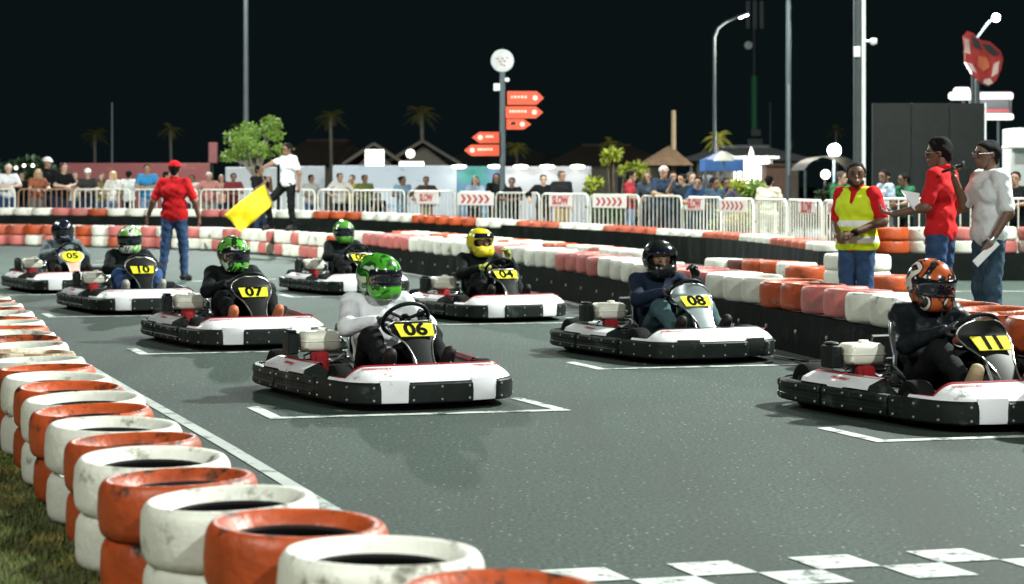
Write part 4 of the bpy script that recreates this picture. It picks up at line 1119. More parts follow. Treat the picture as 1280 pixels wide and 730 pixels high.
def make_person(J, res=0.02, hres=0.0085, sleeve=0.72, hem=None, legs=1.96, hair='short', girth=1.0, collar=False, face=True, wr=0.0035, seed=0.0, gloves=False, full_legs=True, bottoms=True, open_face=True):
    """meshes of one figure: body (skin), shirt, trousers, shoes, hair and face details"""
    H = head_frame(J); M = {}
    body = torso_prims(J, -0.008, girth)
    for sd in 'lr':
        body += arm_prims(J, sd, 0.0, 2.0) + leg_prims(J, sd, 0.0, 2.0)
        body.append((J['an_' + sd], lerp(J['an_' + sd], J['toe_' + sd], .9), .038, .026))
    body += [(J['neck'] - V(0, 0, .03), H(0, .02, -.05), .056, .052)]
    headp = [(H(0, -.022, .025), H(0, .028, .03), .077, .080), (H(0, -.03, -.03), H(0, -.052, -.088), .060, .040, .02), (H(0, -.092, .005), H(0, -.112, -.028), .008, .0135, .012),
             (H(-.03, -.084, .022), H(.03, -.084, .022), .012, .012, .012), (H(0, -.086, -.062), H(0, -.088, -.066), .022, .022, .015)]
    for sx in (-1, 1): headp.append((H(sx * .077, .012, .005), H(sx * .081, .016, -.025), .013, .010, .008))
    parts = [sdf(body, res, .035)]
    parts.append(sdf(headp, min(res, .010), .022))
    if not gloves: parts += [hand_parts(J, 'l', hres), hand_parts(J, 'r', hres)]
    M['body'] = np_mesh('body', parts)
    sh = torso_prims(J, .012, girth)
    for sd in 'lr': sh += arm_prims(J, sd, .013, sleeve)
    cuts = []
    if hem is not None: cuts.append((V(0, 0, hem), V(0, 0, -1)))
    if collar:
        for i in range(8):
            a, b = i * math.pi / 4, (i + 1) * math.pi / 4
            if i in (5, 6): pass
            N = lerp(J['neck'], H(0, .02, -.07), .35)
            sh.append((N + V(.060 * math.sin(a), .060 * math.cos(a), .012 * math.cos(a)), N + V(.060 * math.sin(b), .060 * math.cos(b), .012 * math.cos(b)), .013, .013, .01))
    M['shirt'] = np_mesh('shirt', [sdf(sh, max(.011, res * .8), .03, cuts, wr, (), seed)])
    if bottoms:
        P = J['pelvis']; lat = unit(J['hip_l'] - J['hip_r'])
        tr_ = [(P - lat * .07, P + lat * .07, .101 * girth ** .5, .101 * girth ** .5), (P, lerp(P, J['waist'], .45), .100 * girth - .002, .090 * girth)]
        for sd in 'lr': tr_ += leg_prims(J, sd, .013, legs)
        M['trousers'] = np_mesh('trousers', [sdf(tr_, max(.012, res * .85), .03, (), wr * 1.2, (), seed + 2)])
    for sd in 'lr':
        a, t = J['an_' + sd], J['toe_' + sd]
        f = unit(t - a); up = unit(V(0, 0, 1) - f * f[2]); hl = a - up * .035 - unit(V(f[0], f[1], 0) + 1e-6) * .03
        M['shoe_' + sd] = np_mesh('shoe', [sdf([(a + V(0, 0, .005), hl, .046, .043), (hl, t, .041, .036), (lerp(a, t, .4), t, .045, .036)], .014, .025)])
    if hair:
        hp = [(H(0, -.016, .034), H(0, .034, .034), .0825, .0855)]
        hc = [(H(0, -.055, .035), unit(H(0, -1, -.55) - J['head']))] if hair != 'buzz' else [(H(0, -.06, .05), unit(H(0, -1, -.8) - J['head']))]
        if hair == 'long':
            hp += [(H(-.055, .05, .0), H(-.075, .05, -.20), .05, .035), (H(.055, .05, .0), H(.075, .05, -.20), .05, .035), (H(0, .075, 0), H(0, .085, -.22), .05, .04)]
            hc = [(H(0, -.06, .03), unit(H(0, -1, -.25) - J['head']))]
        if hair == 'bun': hp += [(H(0, .10, .045), H(0, .13, .04), .045, .04)]
        if hair in ('short', 'buzz', 'bun'): hp += [(H(0, .055, .0), H(0, .06, -.045), .068, .05)]
        if hair == 'tall': hp += [(H(0, .055, .0), H(0, .06, -.045), .068, .05), (H(0, -.03, .075), H(0, .04, .08), .06, .06)]
        M['hair'] = np_mesh('hair', [sdf(hp, .010, .02, hc, .0035, (), seed)])
    if face:
        e = []
        for sx in (-1, 1): e.append(sdf([(H(sx * .031 - .007, -.094, .002), H(sx * .031 + .007, -.094, .002), .0085, .0085)], .004, .004))
        M['eye_l'] = np_mesh('eye', [e[1]]); M['eye_r'] = np_mesh('eye', [e[0]])
        M['mouth'] = np_mesh('mouth', [sdf([(H(-.022, -.098, -.062), H(.022, -.098, -.062), .0065, .0065), (H(0, -.106, -.062), H(0, -.106, -.062), .007, .007)], .004, .006)])
        for q, sx in (('l', 1), ('r', -1)): M['brow_' + q] = np_mesh('eyebrow', [sdf([(H(sx * .016, -.096, .022), H(sx * .046, -.088, .024), .006, .0045)], .004, .004)])
    return M

SKIN = {'dark': mat('skin_dark', (0.135, 0.070, 0.043, 1), 0.5, var=0.12, scale=9), 'brown': mat('skin_brown', (0.17, 0.088, 0.052, 1), 0.5, var=0.12, scale=9),
        'tan': mat('skin_tan', (0.33, 0.19, 0.12, 1), 0.5, var=0.1, scale=9), 'fair': mat('skin_fair', (0.50, 0.32, 0.23, 1), 0.5, var=0.1, scale=9)}
HAIR = {'black': mat('hair_black', (0.006, 0.0055, 0.0055, 1), 0.8, spec=0.12, var=0.3, scale=30, bump=0.4, bscale=90), 'brown': mat('hair_brown', (0.05, 0.028, 0.016, 1), 0.55, var=0.3, scale=30, bump=0.4, bscale=90),
        'blond': mat('hair_blond', (0.42, 0.30, 0.13, 1), 0.55, var=0.3, scale=30, bump=0.4, bscale=90), 'white': mat('hair_white', (0.60, 0.58, 0.54, 1), 0.6, var=0.2, scale=30, bump=0.4, bscale=90)}
EYE_M = mat('eye_dark', (0.02, 0.015, 0.012, 1), 0.25, var=0.05)
MOUTH_M = mat('mouth_lips', (0.14, 0.045, 0.04, 1), 0.5, var=0.05)
def cloth(name, col, var=0.14, rough=0.85): return mat('cloth_' + name, col, rough, var=var, scale=7, bump=0.75, bscale=13, spec=0.12)
def denim(name, col): return mat('cloth_' + name, col, 0.85, var=0.35, scale=9, bump=0.7, bscale=16, spec=0.15)
JEANS = denim('blue_jeans', (0.030, 0.062, 0.135, 1)); JEANS_L = denim('light_jeans', (0.16, 0.23, 0.34, 1)); JEANS_D = denim('dark_jeans', (0.018, 0.030, 0.055, 1)); JEANS_G = denim('grey_jeans', (0.045, 0.085, 0.095, 1))
BLACKC = cloth('black', (0.006, 0.0075, 0.008, 1)); NAVYC = cloth('navy', (0.012, 0.020, 0.040, 1))
SHOE_M = mat('shoe_dark', (0.014, 0.012, 0.011, 1), 0.6, spec=0.2, var=0.3); SHOE_W = mat('shoe_white', (0.6, 0.6, 0.58, 1), 0.5)

def person(M, loc, rz, label, skin, top, bottom, hairc='black', shoes=SHOE_M, group=None, names=None, kz=1.0):
    r = empty('person', loc, rz)
    r.scale = (kz, kz, kz)
    nm = {'shirt': 'shirt', 'trousers': 'trousers', 'shoe_l': 'shoe', 'shoe_r': 'shoe', 'hair': 'hair', 'eye_l': 'eye', 'eye_r': 'eye', 'mouth': 'mouth', 'brow_l': 'eyebrow', 'brow_r': 'eyebrow', 'body': 'body'}
    nm.update(names or {})
    for q, me in M.items():
        if q.startswith('x_'): continue
        m = {'body': SKIN.get(skin, skin), 'shirt': top, 'trousers': bottom, 'shoe_l': shoes, 'shoe_r': shoes, 'hair': HAIR.get(hairc, hairc), 'eye_l': EYE_M, 'eye_r': EYE_M, 'mouth': MOUTH_M,
             'brow_l': HAIR.get(hairc, hairc), 'brow_r': HAIR.get(hairc, hairc)}[q]
        put(nm[q], me, m, r)
    tag(r, label, 'person', group)
    return r

def wearable(root, name, prims, m, res=0.011, k=0.02, cuts=(), wr=0.0, carve=()):
    return put(name, np_mesh(name, [sdf(prims, res, k, cuts, wr, carve)]), m, root)

# ------------------------------------------------------------------ helmets
def helmet_mat(name, base, c2, c3, scale=5.0, thr=0.52, seed=0.0):
    m = bpy.data.materials.new(name); m.use_nodes = True
    n, l = m.node_tree.nodes, m.node_tree.links; b = n['Principled BSDF']
    b.inputs['Roughness'].default_value = 0.22; b.inputs['Coat Weight'].default_value = 0.6; b.inputs['Coat Roughness'].default_value = 0.05
    tc = n.new('ShaderNodeTexCoord'); mp = n.new('ShaderNodeMapping'); mp.inputs['Location'].default_value = (seed, seed * 2, seed * 3)
    mp.inputs['Rotation'].default_value = (0.5, 0.3, 0.6); mp.inputs['Scale'].default_value = (1.0, 0.5, 0.8)
    l.new(tc.outputs['Object'], mp.inputs['Vector'])
    w = n.new('ShaderNodeTexNoise'); w.inputs['Scale'].default_value = scale * 2.2; w.inputs['Distortion'].default_value = 1.6; w.inputs['Detail'].default_value = 1.5; w.inputs['Roughness'].default_value = 0.45
    l.new(mp.outputs[0], w.inputs['Vector'])
    r = n.new('ShaderNodeValToRGB'); r.color_ramp.interpolation = 'EASE'
    e = r.color_ramp.elements
    e[0].position, e[0].color = 0.0, base; e[1].position, e[1].color = 1.0, c3
    for p, c in ((thr - 0.03, base), (thr + 0.02, c2), (thr + 0.10, c2), (thr + 0.13, c3)):
        q = e.new(p); q.color = c
    l.new(w.outputs['Fac'], r.inputs['Fac']); l.new(r.outputs['Color'], b.inputs['Base Color'])
    return m
VISOR = mat('helmet_visor', (0.008, 0.010, 0.016, 1), 0.06, var=0.05, coat=1.0, spec=0.7)
HM = {
    '06': helmet_mat('helmet_green_swirl', (0.055, 0.30, 0.020, 1), (0.012, 0.075, 0.012, 1), (0.45, 0.55, 0.40, 1), 4.0, 0.54, 0.3),
    '07': helmet_mat('helmet_green_black', (0.10, 0.40, 0.04, 1), (0.01, 0.03, 0.01, 1), (0.55, 0.65, 0.5, 1), 4.5, 0.50, 0.8),
    '10': helmet_mat('helmet_green_white', (0.16, 0.42, 0.06, 1), (0.62, 0.66, 0.58, 1), (0.02, 0.03, 0.02, 1), 4.5, 0.50, 1.7),
    '09': helmet_mat('helmet_green_plain', (0.075, 0.27, 0.03, 1), (0.03, 0.12, 0.02, 1), (0.25, 0.45, 0.12, 1), 4.0, 0.56, 2.1),
    '04': helmet_mat('helmet_yellow', (0.62, 0.52, 0.02, 1), (0.62, 0.52, 0.02, 1), (0.03, 0.03, 0.02, 1), 4.0, 0.6, 0.2),
    '08': helmet_mat('helmet_black_gold', (0.010, 0.012, 0.011, 1), (0.010, 0.012, 0.011, 1), (0.22, 0.17, 0.04, 1), 4.0, 0.6, 1.2),
    '05': helmet_mat('helmet_navy', (0.006, 0.010, 0.018, 1), (0.006, 0.010, 0.02, 1), (0.05, 0.07, 0.12, 1), 4.0, 0.6, 1.4),
    '11': helmet_mat('helmet_orange_black', (0.42, 0.085, 0.022, 1), (0.015, 0.012, 0.012, 1), (0.65, 0.60, 0.55, 1), 4.6, 0.48, 2.6),
}
def helmet(root, J, m, open_visor=False, visor_m=None):
    H = head_frame(J)
    H0 = H; H = lambda x, y, z: H0(x * 1.07, y * 1.07, z * 1.07)
    shell = [(H(0, -.018, .028), H(0, .026, .028), .133, .137), (H(0, .02, -.03), H(0, .03, -.065), .120, .094), (H(-.045, -.055, -.070), H(.045, -.055, -.070), .075, .075, .03),
             (H(-.03, -.085, -.072), H(.03, -.085, -.072), .056, .056, .03)]
    port = [(H(-.085, -.13, .012), H(.085, -.13, .012), .044, .044), (H(-.085, -.06, .012), H(-.085, -.13, .012), .040, .042), (H(.085, -.06, .012), H(.085, -.13, .012), .040, .042), (H(-.04, -.14, .012), H(.04, -.14, .012), .052, .052)]
    dn = unit(H(0, 0, -1) - J['head']); fw = unit(H(0, -1, 0) - J['head']); up = -dn
    cut = [(H(0, 0, -.128), dn)]
    inner = [(H(0, -.01, .02), H(0, .02, .02), .108, .108), (H(0, 0, .0), H(0, .0, -.16), .098, .092)]
    h = put('helmet', np_mesh('helmet', [sdf(shell, .0085, .05, cut, 0, port + inner)]), m, root)
    gr = [(a, b, r1 + .0055, r2 + .0055) + tuple(x) for a, b, r1, r2, *x in shell]
    if open_visor:                                      # raised: a dark band over the brow
        vb = sdf(gr, .0085, .05, [(H(0, 0, .058), -up), (H(0, 0, .108), up), (H(0, -.035, 0), -fw)])
        put('visor', np_mesh('visor', [vb]), visor_m or VISOR, h)
        for sx in (-1, 1):
            li = sdf([(H(sx * .06, -.07, -.035), H(sx * .06, .0, .02), .03, .05)], .010, .03, (), 0, [(H(0, -.10, .01), H(0, .04, .01), .075, .09)])
            put('lining', np_mesh('lining', [li]), BLACKC, h)
    else:
        vb = sdf(gr, .0085, .05, [(H(0, 0, -.040), dn), (H(0, 0, .064), up), (H(0, -.030, 0), -fw)])
        put('visor', np_mesh('visor', [vb]), visor_m or VISOR, h)
    return h

# ------------------------------------------------------------------ drivers
def driver_pose(**ov):
    J = dict(pelvis=(.0, .19, .215), waist=(0, .26, .345), chest=(0, .285, .495), neck=(0, .275, .640), head=(0, .205, .765),
             sh_l=(.18, .265, .595), sh_r=(-.18, .265, .595), el_l=(.28, .05, .455), el_r=(-.28, .05, .455), wr_l=(.165, -.185, .525), wr_r=(-.165, -.185, .525),
             hd_l=(-.25, -.8, .35), hd_r=(.25, -.8, .35), pn_l=(-.5, -.2, -.7), pn_r=(.5, -.2, -.7), curl_l=.75, curl_r=.75,
             hip_l=(.095, .15, .205), hip_r=(-.095, .15, .205), kn_l=(.205, -.20, .40), kn_r=(-.205, -.20, .40), an_l=(.19, -.485, .205), an_r=(-.19, -.485, .205),
             toe_l=(.20, -.565, .325), toe_r=(-.20, -.565, .325))
    J.update(ov)
    return stand(1.0, **J)
def driver(num, J, label, skin, jacket, trousers, gloves, shoes, open_visor=False, visor_m=None, sleeve=1.95, seed=0.0, sleeve2=None, legs=1.92):
    nx, ny = NOSES[num]; ph = PHI + R(KYAW[num])
    M = make_person(J, .017, .007, sleeve, None, legs, None, 1.04, False, open_visor, .0032, seed, gloves is not None)
    fwd = -0.945 + {'11': 0.05, '08': 0.05}.get(num, 0.0)
    r = person(M, (nx + fwd * math.cos(ph), ny + fwd * math.sin(ph), 0), ph + R(90), label, skin, jacket, trousers, 'black', shoes, 'kart drivers', {'shirt': 'jacket'})
    if gloves is not None:
        for sd in 'lr':
            w, e = J['wr_' + sd], J['el_' + sd]
            cuff = sdf([(lerp(e, w, .80), w, .042, .036)], .010, .02)
            put('glove', np_mesh('glove', [hand_parts(J, sd, .0065, .0025), cuff]), gloves, r)
    helmet(r, J, HM[num], open_visor, visor_m)
    return r
G_BLACK = mat('glove_black', (0.012, 0.014, 0.016, 1), 0.55, var=0.3, scale=40, bump=0.3); G_YEL = mat('glove_yellow_black', (0.30, 0.32, 0.05, 1), 0.6, var=0.7, scale=30)
WHITE_TOP = cloth('white_longsleeve', (0.66, 0.68, 0.70, 1), 0.05)
SUIT = cloth('dark_suit', (0.007, 0.0105, 0.011, 1), 0.25, 0.7); SUIT2 = cloth('leather_jacket', (0.008, 0.011, 0.013, 1), 0.3, 0.45)
def_y = lambda deg: R(deg)
# yaw: positive turns the head to the driver's left
driver('06', driver_pose(yaw=R(26), pitch=R(4), wr_r=(-.13, -.13, .50), hd_r=(.55, -.6, .3)), 'driver in white shirt, black trousers and green swirl helmet in kart 06', 'tan', WHITE_TOP, BLACKC, G_BLACK, SHOE_M, seed=.3)
driver('07', driver_pose(yaw=R(14), pitch=R(10)), 'driver in black with green helmet and orange shoes in kart 07', 'tan', SUIT, BLACKC, G_BLACK, mat('shoe_orange', (0.50, 0.15, 0.07, 1), 0.6, var=0.2), seed=1.1)
driver('10', driver_pose(yaw=R(-12), pitch=R(4), wr_l=(.12, -.15, .46), wr_r=(-.12, -.15, .46)), 'driver in black top, jeans and white-soled shoes in kart 10', 'tan', SUIT, denim('blue_jeans2', (0.03, 0.07, 0.19, 1)), G_BLACK, mat('shoe_grey', (0.30, 0.31, 0.29, 1), 0.6), seed=1.9)
driver('05', driver_pose(yaw=R(18), pitch=R(6)), 'driver with glossy navy helmet in kart 05', 'fair', mat('cloth_white_teal', (0.10, 0.14, 0.145, 1), 0.8, var=0.95, scale=7), BLACKC, G_BLACK, SHOE_M, seed=2.7)
driver('11', driver_pose(yaw=R(8), pitch=R(10), el_r=(-.28, .05, .43)), 'driver in black jacket with orange and black helmet in kart 11', 'tan', SUIT2, BLACKC, G_BLACK, mat('shoe_tan', (0.36, 0.29, 0.17, 1), 0.7), seed=3.3)
driver('08', driver_pose(yaw=R(-8), pitch=R(4), el_l=(.29, .04, .50), wr_l=(.17, -.11, .63), hd_l=(-.25, .1, .9), pn_l=(-.7, -.3, 0), curl_l=.9), 'driver in navy jacket and grey jeans with open black helmet in kart 08', 'tan', NAVYC, JEANS_G, G_BLACK, SHOE_M, True, seed=4.1)
driver('04', driver_pose(yaw=R(14), pitch=R(2), el_l=(.30, .03, .50), wr_l=(.18, -.13, .62), hd_l=(-.3, .0, .9), pn_l=(-.7, -.3, 0), curl_l=.8), 'driver in black suit with yellow helmet in kart 04', 'brown', SUIT, BLACKC, G_YEL, SHOE_M, True, seed=4.9)
driver('09', driver_pose(yaw=R(-6), pitch=R(2), wr_l=(.13, -.15, .45), wr_r=(-.13, -.15, .45)), 'driver in black with plain green helmet in kart 09', 'brown', SUIT, BLACKC, G_BLACK, SHOE_M, seed=5.7)

# ------------------------------------------------------------------ officials
RED = cloth('red_polo', (0.50, 0.014, 0.018, 1), 0.10); TEE = cloth('white_tee', (0.64, 0.67, 0.68, 1), 0.05)
CAPR = cloth('red_cap', (0.55, 0.010, 0.015, 1), 0.1)
def cap(root, J, m, brim=True):
    H = head_frame(J)
    up = unit(H(0, 0, 1) - J['head'])
    c = wearable(root, 'cap', [(H(0, -.018, .040), H(0, .030, .040), .093, .095)], m, .010, .02, [(H(0, 0, .030), unit(H(0, .12, -1) - J['head']))])
    if brim:
        br = sdf([(H(-.045, -.11, .038), H(.045, -.11, .038), .010, .010), (H(-.035, -.16, .026), H(.035, -.16, .026), .009, .009), (H(-.04, -.10, .04), H(-.03, -.16, .028), .010, .010), (H(0, -.10, .042), H(0, -.17, .026), .010, .010), (H(.04, -.10, .04), H(.03, -.16, .028), .010, .010)], .008, .03)
        put('brim', np_mesh('brim', [br]), m, c)
    return c

# marshal with the red cap, back to the camera, arms held a little out
J = stand(1.0, el_l=(.305, .04, 1.16), wr_l=(.40, -.07, .94), el_r=(-.31, .04, 1.15), wr_r=(-.34, -.09, .91), hip_l=(.09, 0, .92), an_l=(.175, .05, .09), kn_l=(.135, -.01, .50), toe_l=(.22, -.10, .035), an_r=(-.15, .02, .09), kn_r=(-.13, -.02, .5), toe_r=(-.19, -.13, .035), yaw=R(6), hd_l=(.5, -.5, -.6))
M = make_person(J, .014, .007, .80, .86, 1.97, 'buzz', 1.10, True, True, .004, .4)
r = person(M, (-4.90, 28.45, 0), R(176), 'marshal in red polo, red cap and blue jeans with his back turned', 'brown', RED, JEANS)
cap(r, J, CAPR)

# flag marshal on the tyres: left knee raised, flag pointing down
J = stand(1.0, sh_l=(.17, .0, 1.42), sh_r=(-.17, .03, 1.42), el_r=(-.25, -.22, 1.33), wr_r=(-.20, -.47, 1.25), hd_r=(.1, -1, 0), curl_r=1.2, el_l=(.24, .08, 1.14), wr_l=(.27, .04, .90),
          kn_r=(-.30, -.27, .56), an_r=(-.40, -.10, .10), toe_r=(-.47, -.24, .04), kn_l=(.09, .0, .5), an_l=(.09, .05, .09), toe_l=(.10, -.10, .035), yaw=R(-8))
M = make_person(J, .014, .007, .62, .87, 1.97, 'short', 1.0, True, True, .004, 1.2)
FLX, FLY = GX(360, 38.95), 38.95
r = person(M, (FLX, FLY, 0.480), R(-42), 'flag marshal in white shirt and black trousers stepping on the tyres', 'brown', cloth('white_shirt', (0.70, 0.73, 0.74, 1), .05), BLACKC)
# his yellow flag: cloth with folds on a short stick
fc = [at(280, 268, 38.5), at(331, 230, 38.62), at(341, 256, 38.6), at(301, 290, 38.5)]
rows_ = []
for i in range(15):
    t = i / 14; rr_ = []
    for j in range(11):
        u = j / 10
        p = fc[1].lerp(fc[0], t).lerp(fc[2].lerp(fc[3], t), u)
        p = p + Vector((0.0, 0.05 * math.sin(7 * t + 2.5 * u) + 0.025 * math.sin(15 * t - 5 * u), 0.012 * math.sin(9 * u + 4 * t)))
        rr_.append(p)
    rows_.append(rr_)
fo = empty('signal_flag', fc[1])
YEL = mat('flag_yellow', (0.78, 0.60, 0.004, 1), 0.75, var=0.06, scale=3)
me_f = MB().grid([[p - fc[1] for p in q] for q in rows_])
ob = me_f.build('cloth', YEL, fo, True, 80)
sm = ob.modifiers.new('thickness', 'SOLIDIFY'); sm.thickness = 0.004
hand_w = Matrix.Rotation(R(-42), 3, 'Z') @ Vector((-.185, -.545, 1.245)) + Vector((FLX, FLY, 0.480))
MB().tube([hand_w - fc[1] + (hand_w - fc[1]).normalized() * 0.08, Vector((0, 0, 0)), fc[2] - fc[1] + Vector((0.01, 0, -0.03))], 0.012, 8).build('stick', mat('flag_stick', (0.12, 0.09, 0.05, 1), 0.6), fo, True)
tag(fo, 'yellow signal flag held low by the marshal in white', 'flag')

# vested marshal, turned to the left, forearm across
J = stand(0.915, yaw=R(30), pitch=R(-2), el_l=(.27, .02, 1.16), wr_l=(.10, -.25, 1.05), hd_l=(-.75, -.6, -.1), pn_l=(0, .6, -.7), curl_l=.7, el_r=(-.225, .0, 1.13), wr_r=(-.10, -.22, 1.02), hd_r=(.5, -.7, -.3), curl_r=.9)
M = make_person(J, .012, .0065, .78, .78, 1.97, 'short', 0.98, True, True, .003, 2.2)
VX = (GX(1071, 17.6), 17.6, 0)
r = person(M, VX, R(-38), 'marshal in yellow reflective vest over red shirt and jeans', 'dark', RED, JEANS)
def vest_mat():
    m = bpy.data.materials.new('hi_vis_vest'); m.use_nodes = True
    n, l = m.node_tree.nodes, m.node_tree.links; b = n['Principled BSDF']; b.inputs['Roughness'].default_value = 0.7
    tc = n.new('ShaderNodeTexCoord'); sp = n.new('ShaderNodeSeparateXYZ'); l.new(tc.outputs['Object'], sp.inputs[0])
    rp = n.new('ShaderNodeValToRGB'); rp.color_ramp.interpolation = 'CONSTANT'; e = rp.color_ramp.elements
    mr = n.new('ShaderNodeMapRange'); mr.inputs['From Min'].default_value = 0.7; mr.inputs['From Max'].default_value = 1.5; l.new(sp.outputs['Z'], mr.inputs['Value'])
    l.new(mr.outputs[0], rp.inputs['Fac'])
    Y, S = (0.62, 0.78, 0.012, 1), (0.82, 0.84, 0.78, 1)
    e[0].position, e[0].color = 0.0, Y; e[1].position, e[1].color = 0.21, S
    for p, c in ((0.285, Y), (0.39, S), (0.46, Y)): q = e.new(p); q.color = c
    l.new(rp.outputs['Color'], b.inputs['Base Color'])
    b.inputs['Emission Strength'].default_value = 0.0
    return m
vp = torso_prims(J, .028, 1.0)
vp = [p for i, p in enumerate(vp) if i != 5] + [(lerp(J['sh_l'], J['sh_r'], .18), lerp(J['sh_l'], J['sh_r'], .82), .075, .075)]
put('vest', np_mesh('vest', [sdf(vp, .011, .03, [((0, 0, .80), (0, 0, -1)), (J['sh_l'] + V(-.012, 0, 0), (1, 0, .25)), (J['sh_r'] + V(.012, 0, 0), (-1, 0, .25))], .004,
    [(J['neck'] + V(0, -.02, .06), J['neck'] + V(0, -.10, .02), .075, .06), (J['neck'] + V(0, -.10, .0), J['neck'] + V(0, -.20, -.22), .05, .012)], .9)]), vest_mat(), r)
H = head_frame(J)
wearable(r, 'beard', [(H(-.05, -.045, -.07), H(0, -.068, -.100), .024, .024), (H(.05, -.045, -.07), H(0, -.068, -.100), .024, .024)], mat('beard_stubble', (0.035, 0.02, 0.014, 1), 0.9, spec=0.1, var=0.4, scale=60), .009, .02, [], .0, [(H(0, -.12, -.058), H(0, -.1, -.058), .022, .022)])
wearable(r, 'wristband', [(lerp(J['el_l'], J['wr_l'], .93), lerp(J['el_l'], J['wr_l'], .99), .034, .033)], BLACKC, .008)

# official in red, seen from behind, holding a sheet out to the left
J = stand(1.03, yaw=R(16), pitch=R(4), el_l=(.26, -.04, 1.16), wr_l=(.30, -.30, 1.10), hd_l=(.1, -.9, .2), pn_l=(0, .2, .9), curl_l=.5, el_r=(-.245, .05, 1.14), wr_r=(-.21, -.12, .93), curl_r=.6)
M = make_person(J, .012, .0065, .78, .79, 1.97, 'tall', 1.02, True, True, .003, 3.2)
RX = (GX(1176, 16.95), 16.95, 0)
r = person(M, RX, R(-122), 'official in red shirt and blue jeans holding a sheet of paper', 'dark', RED, JEANS)
H = head_frame(J)
def glasses(root, H):
    g = MB()
    for sx in (-1, 1):
        ring = [Vector(H(sx * .033 + .026 * math.cos(a), -.112, .002 + .019 * math.sin(a))) for a in np.linspace(0, 2 * math.pi, 12, endpoint=False)]
        g.tube(ring, .0035, 5, closed=True); g.tube([H(sx * .058, -.108, .006), H(sx * .084, .015, .008)], .003, 5)
    g.tube([H(-.008, -.114, .004), H(.008, -.114, .004)], .003, 5)
    return g.build('glasses', mat('glasses_frame', (0.45, 0.45, 0.42, 1), 0.2, 0.8), root, True)
glasses(r, H)
pp = at(1140, 246, 16.75)
po = MB().add([Vector((-.10, -.02, .06)), Vector((.07, .02, .03)), Vector((.05, .0, -.13)), Vector((-.0, -.03, -.10)), ], [(0, 1, 2, 3)]).build('paper_sheet', mat('paper_white', (0.78, 0.80, 0.80, 1), 0.7, var=0.03), None, loc=pp)
sm = po.modifiers.new('thickness', 'SOLIDIFY'); sm.thickness = 0.002
tag(po, 'white sheet of paper held out by the red-shirted official', 'paper')

# announcer in white tee: microphone raised, papers low
J = stand(1.02, yaw=R(-2), pitch=R(2), chest=(0, 0.0, 1.30), el_l=(.245, .04, 1.13), wr_l=(.25, -.12, .90), hd_l=(.0, -.45, -.8), curl_l=.8, el_r=(-.23, -.10, 1.18), wr_r=(-.13, -.25, 1.42), hd_r=(.25, -.3, .9), pn_r=(.6, .5, 0), curl_r=1.1)
M = make_person(J, .012, .0065, .86, .86, 1.97, 'buzz', 1.06, False, True, .003, 4.2)
TX = (GX(1236, 16.6), 16.6, 0)
r = person(M, TX, R(-74), 'announcer in white tee and jeans speaking into a microphone', 'dark', TEE, denim('worn_jeans', (0.04, 0.075, 0.11, 1)))
glasses(r, head_frame(J))
wearable(r, 'watch', [(lerp(J['el_l'], J['wr_l'], .90), lerp(J['el_l'], J['wr_l'], .98), .034, .033)], K_STEEL, .008)
RM = Matrix.Rotation(R(-74), 3, 'Z')
w0 = RM @ Vector(J['wr_r']) + Vector(TX); hp_ = RM @ Vector(unit(J['hd_r'])); 
mc = w0 + hp_ * 0.085 + (RM @ Vector((.028, -.01, 0)))
hd0 = RM @ Vector(head_frame(J)(0, -.13, -.06)) + Vector(TX)
dm = (hd0 - mc).normalized()
mo = empty('microphone', mc)
MB().tube([-dm * .10, dm * .07], [.012, .016], 10).build('handle', K_BLACK, mo, True)
MB().lathe([(0, -.028), (.018, -.022), (.026, 0), (.018, .022), (0, .028)], 12, 'z', (0, 0, 0), False).build('mesh_head', K_DARKST, mo, True, loc=dm * .095)
tag(mo, 'black microphone raised to the announcer in white tee', 'microphone')
wl0 = RM @ Vector(J['wr_l']) + Vector(TX) + RM @ Vector(unit(J['hd_l'])) * 0.09
pb = MB()
for q in range(2):
    o = Vector((0.004 * q, -0.004 * q, 0.006 * q))
    pb.add([Vector((-.125, -.03, -.085)) + o, Vector((-.085, -.05, -.135)) + o, Vector((.105, .0, .045)) + o, Vector((.07, .02, .085)) + o], [(0, 1, 2, 3)])
po = pb.build('folded_papers', MATS['paper_white'], None, loc=wl0)
sm = po.modifiers.new('thickness', 'SOLIDIFY'); sm.thickness = 0.002
tag(po, 'folded white papers in the lowered hand of the announcer', 'paper')

# ------------------------------------------------------------------ spectators
CR = .021
T = {}
T['lean'] = make_person(stand(1.0, chest=(0, -.06, 1.28), neck=(0, -.10, 1.44), head=(0, -.14, 1.58), sh_l=(.175, -.09, 1.39), sh_r=(-.175, -.09, 1.39), el_l=(.26, -.25, 1.17), el_r=(-.26, -.25, 1.17), wr_l=(.06, -.36, 1.15), wr_r=(-.06, -.38, 1.13), hd_l=(-1, -.3, 0), hd_r=(1, -.3, 0), pn_l=(0, .3, -1), pn_r=(0, .3, -1)), CR, .010, .7, .84, 1.96, 'short', 1.05, wr=.004, seed=.5)
T['lean_long'] = make_person(stand(1.0, chest=(0, -.05, 1.28), neck=(0, -.08, 1.44), head=(0, -.12, 1.58), yaw=R(-15), sh_l=(.165, -.07, 1.39), sh_r=(-.165, -.07, 1.39), el_l=(.26, -.22, 1.17), el_r=(-.24, -.22, 1.16), wr_l=(.16, -.36, 1.16), wr_r=(-.14, -.36, 1.15), pn_l=(0, .3, -1), pn_r=(0, .3, -1)), CR, .010, .6, .86, 1.96, 'long', .93, wr=.004, seed=1.5)
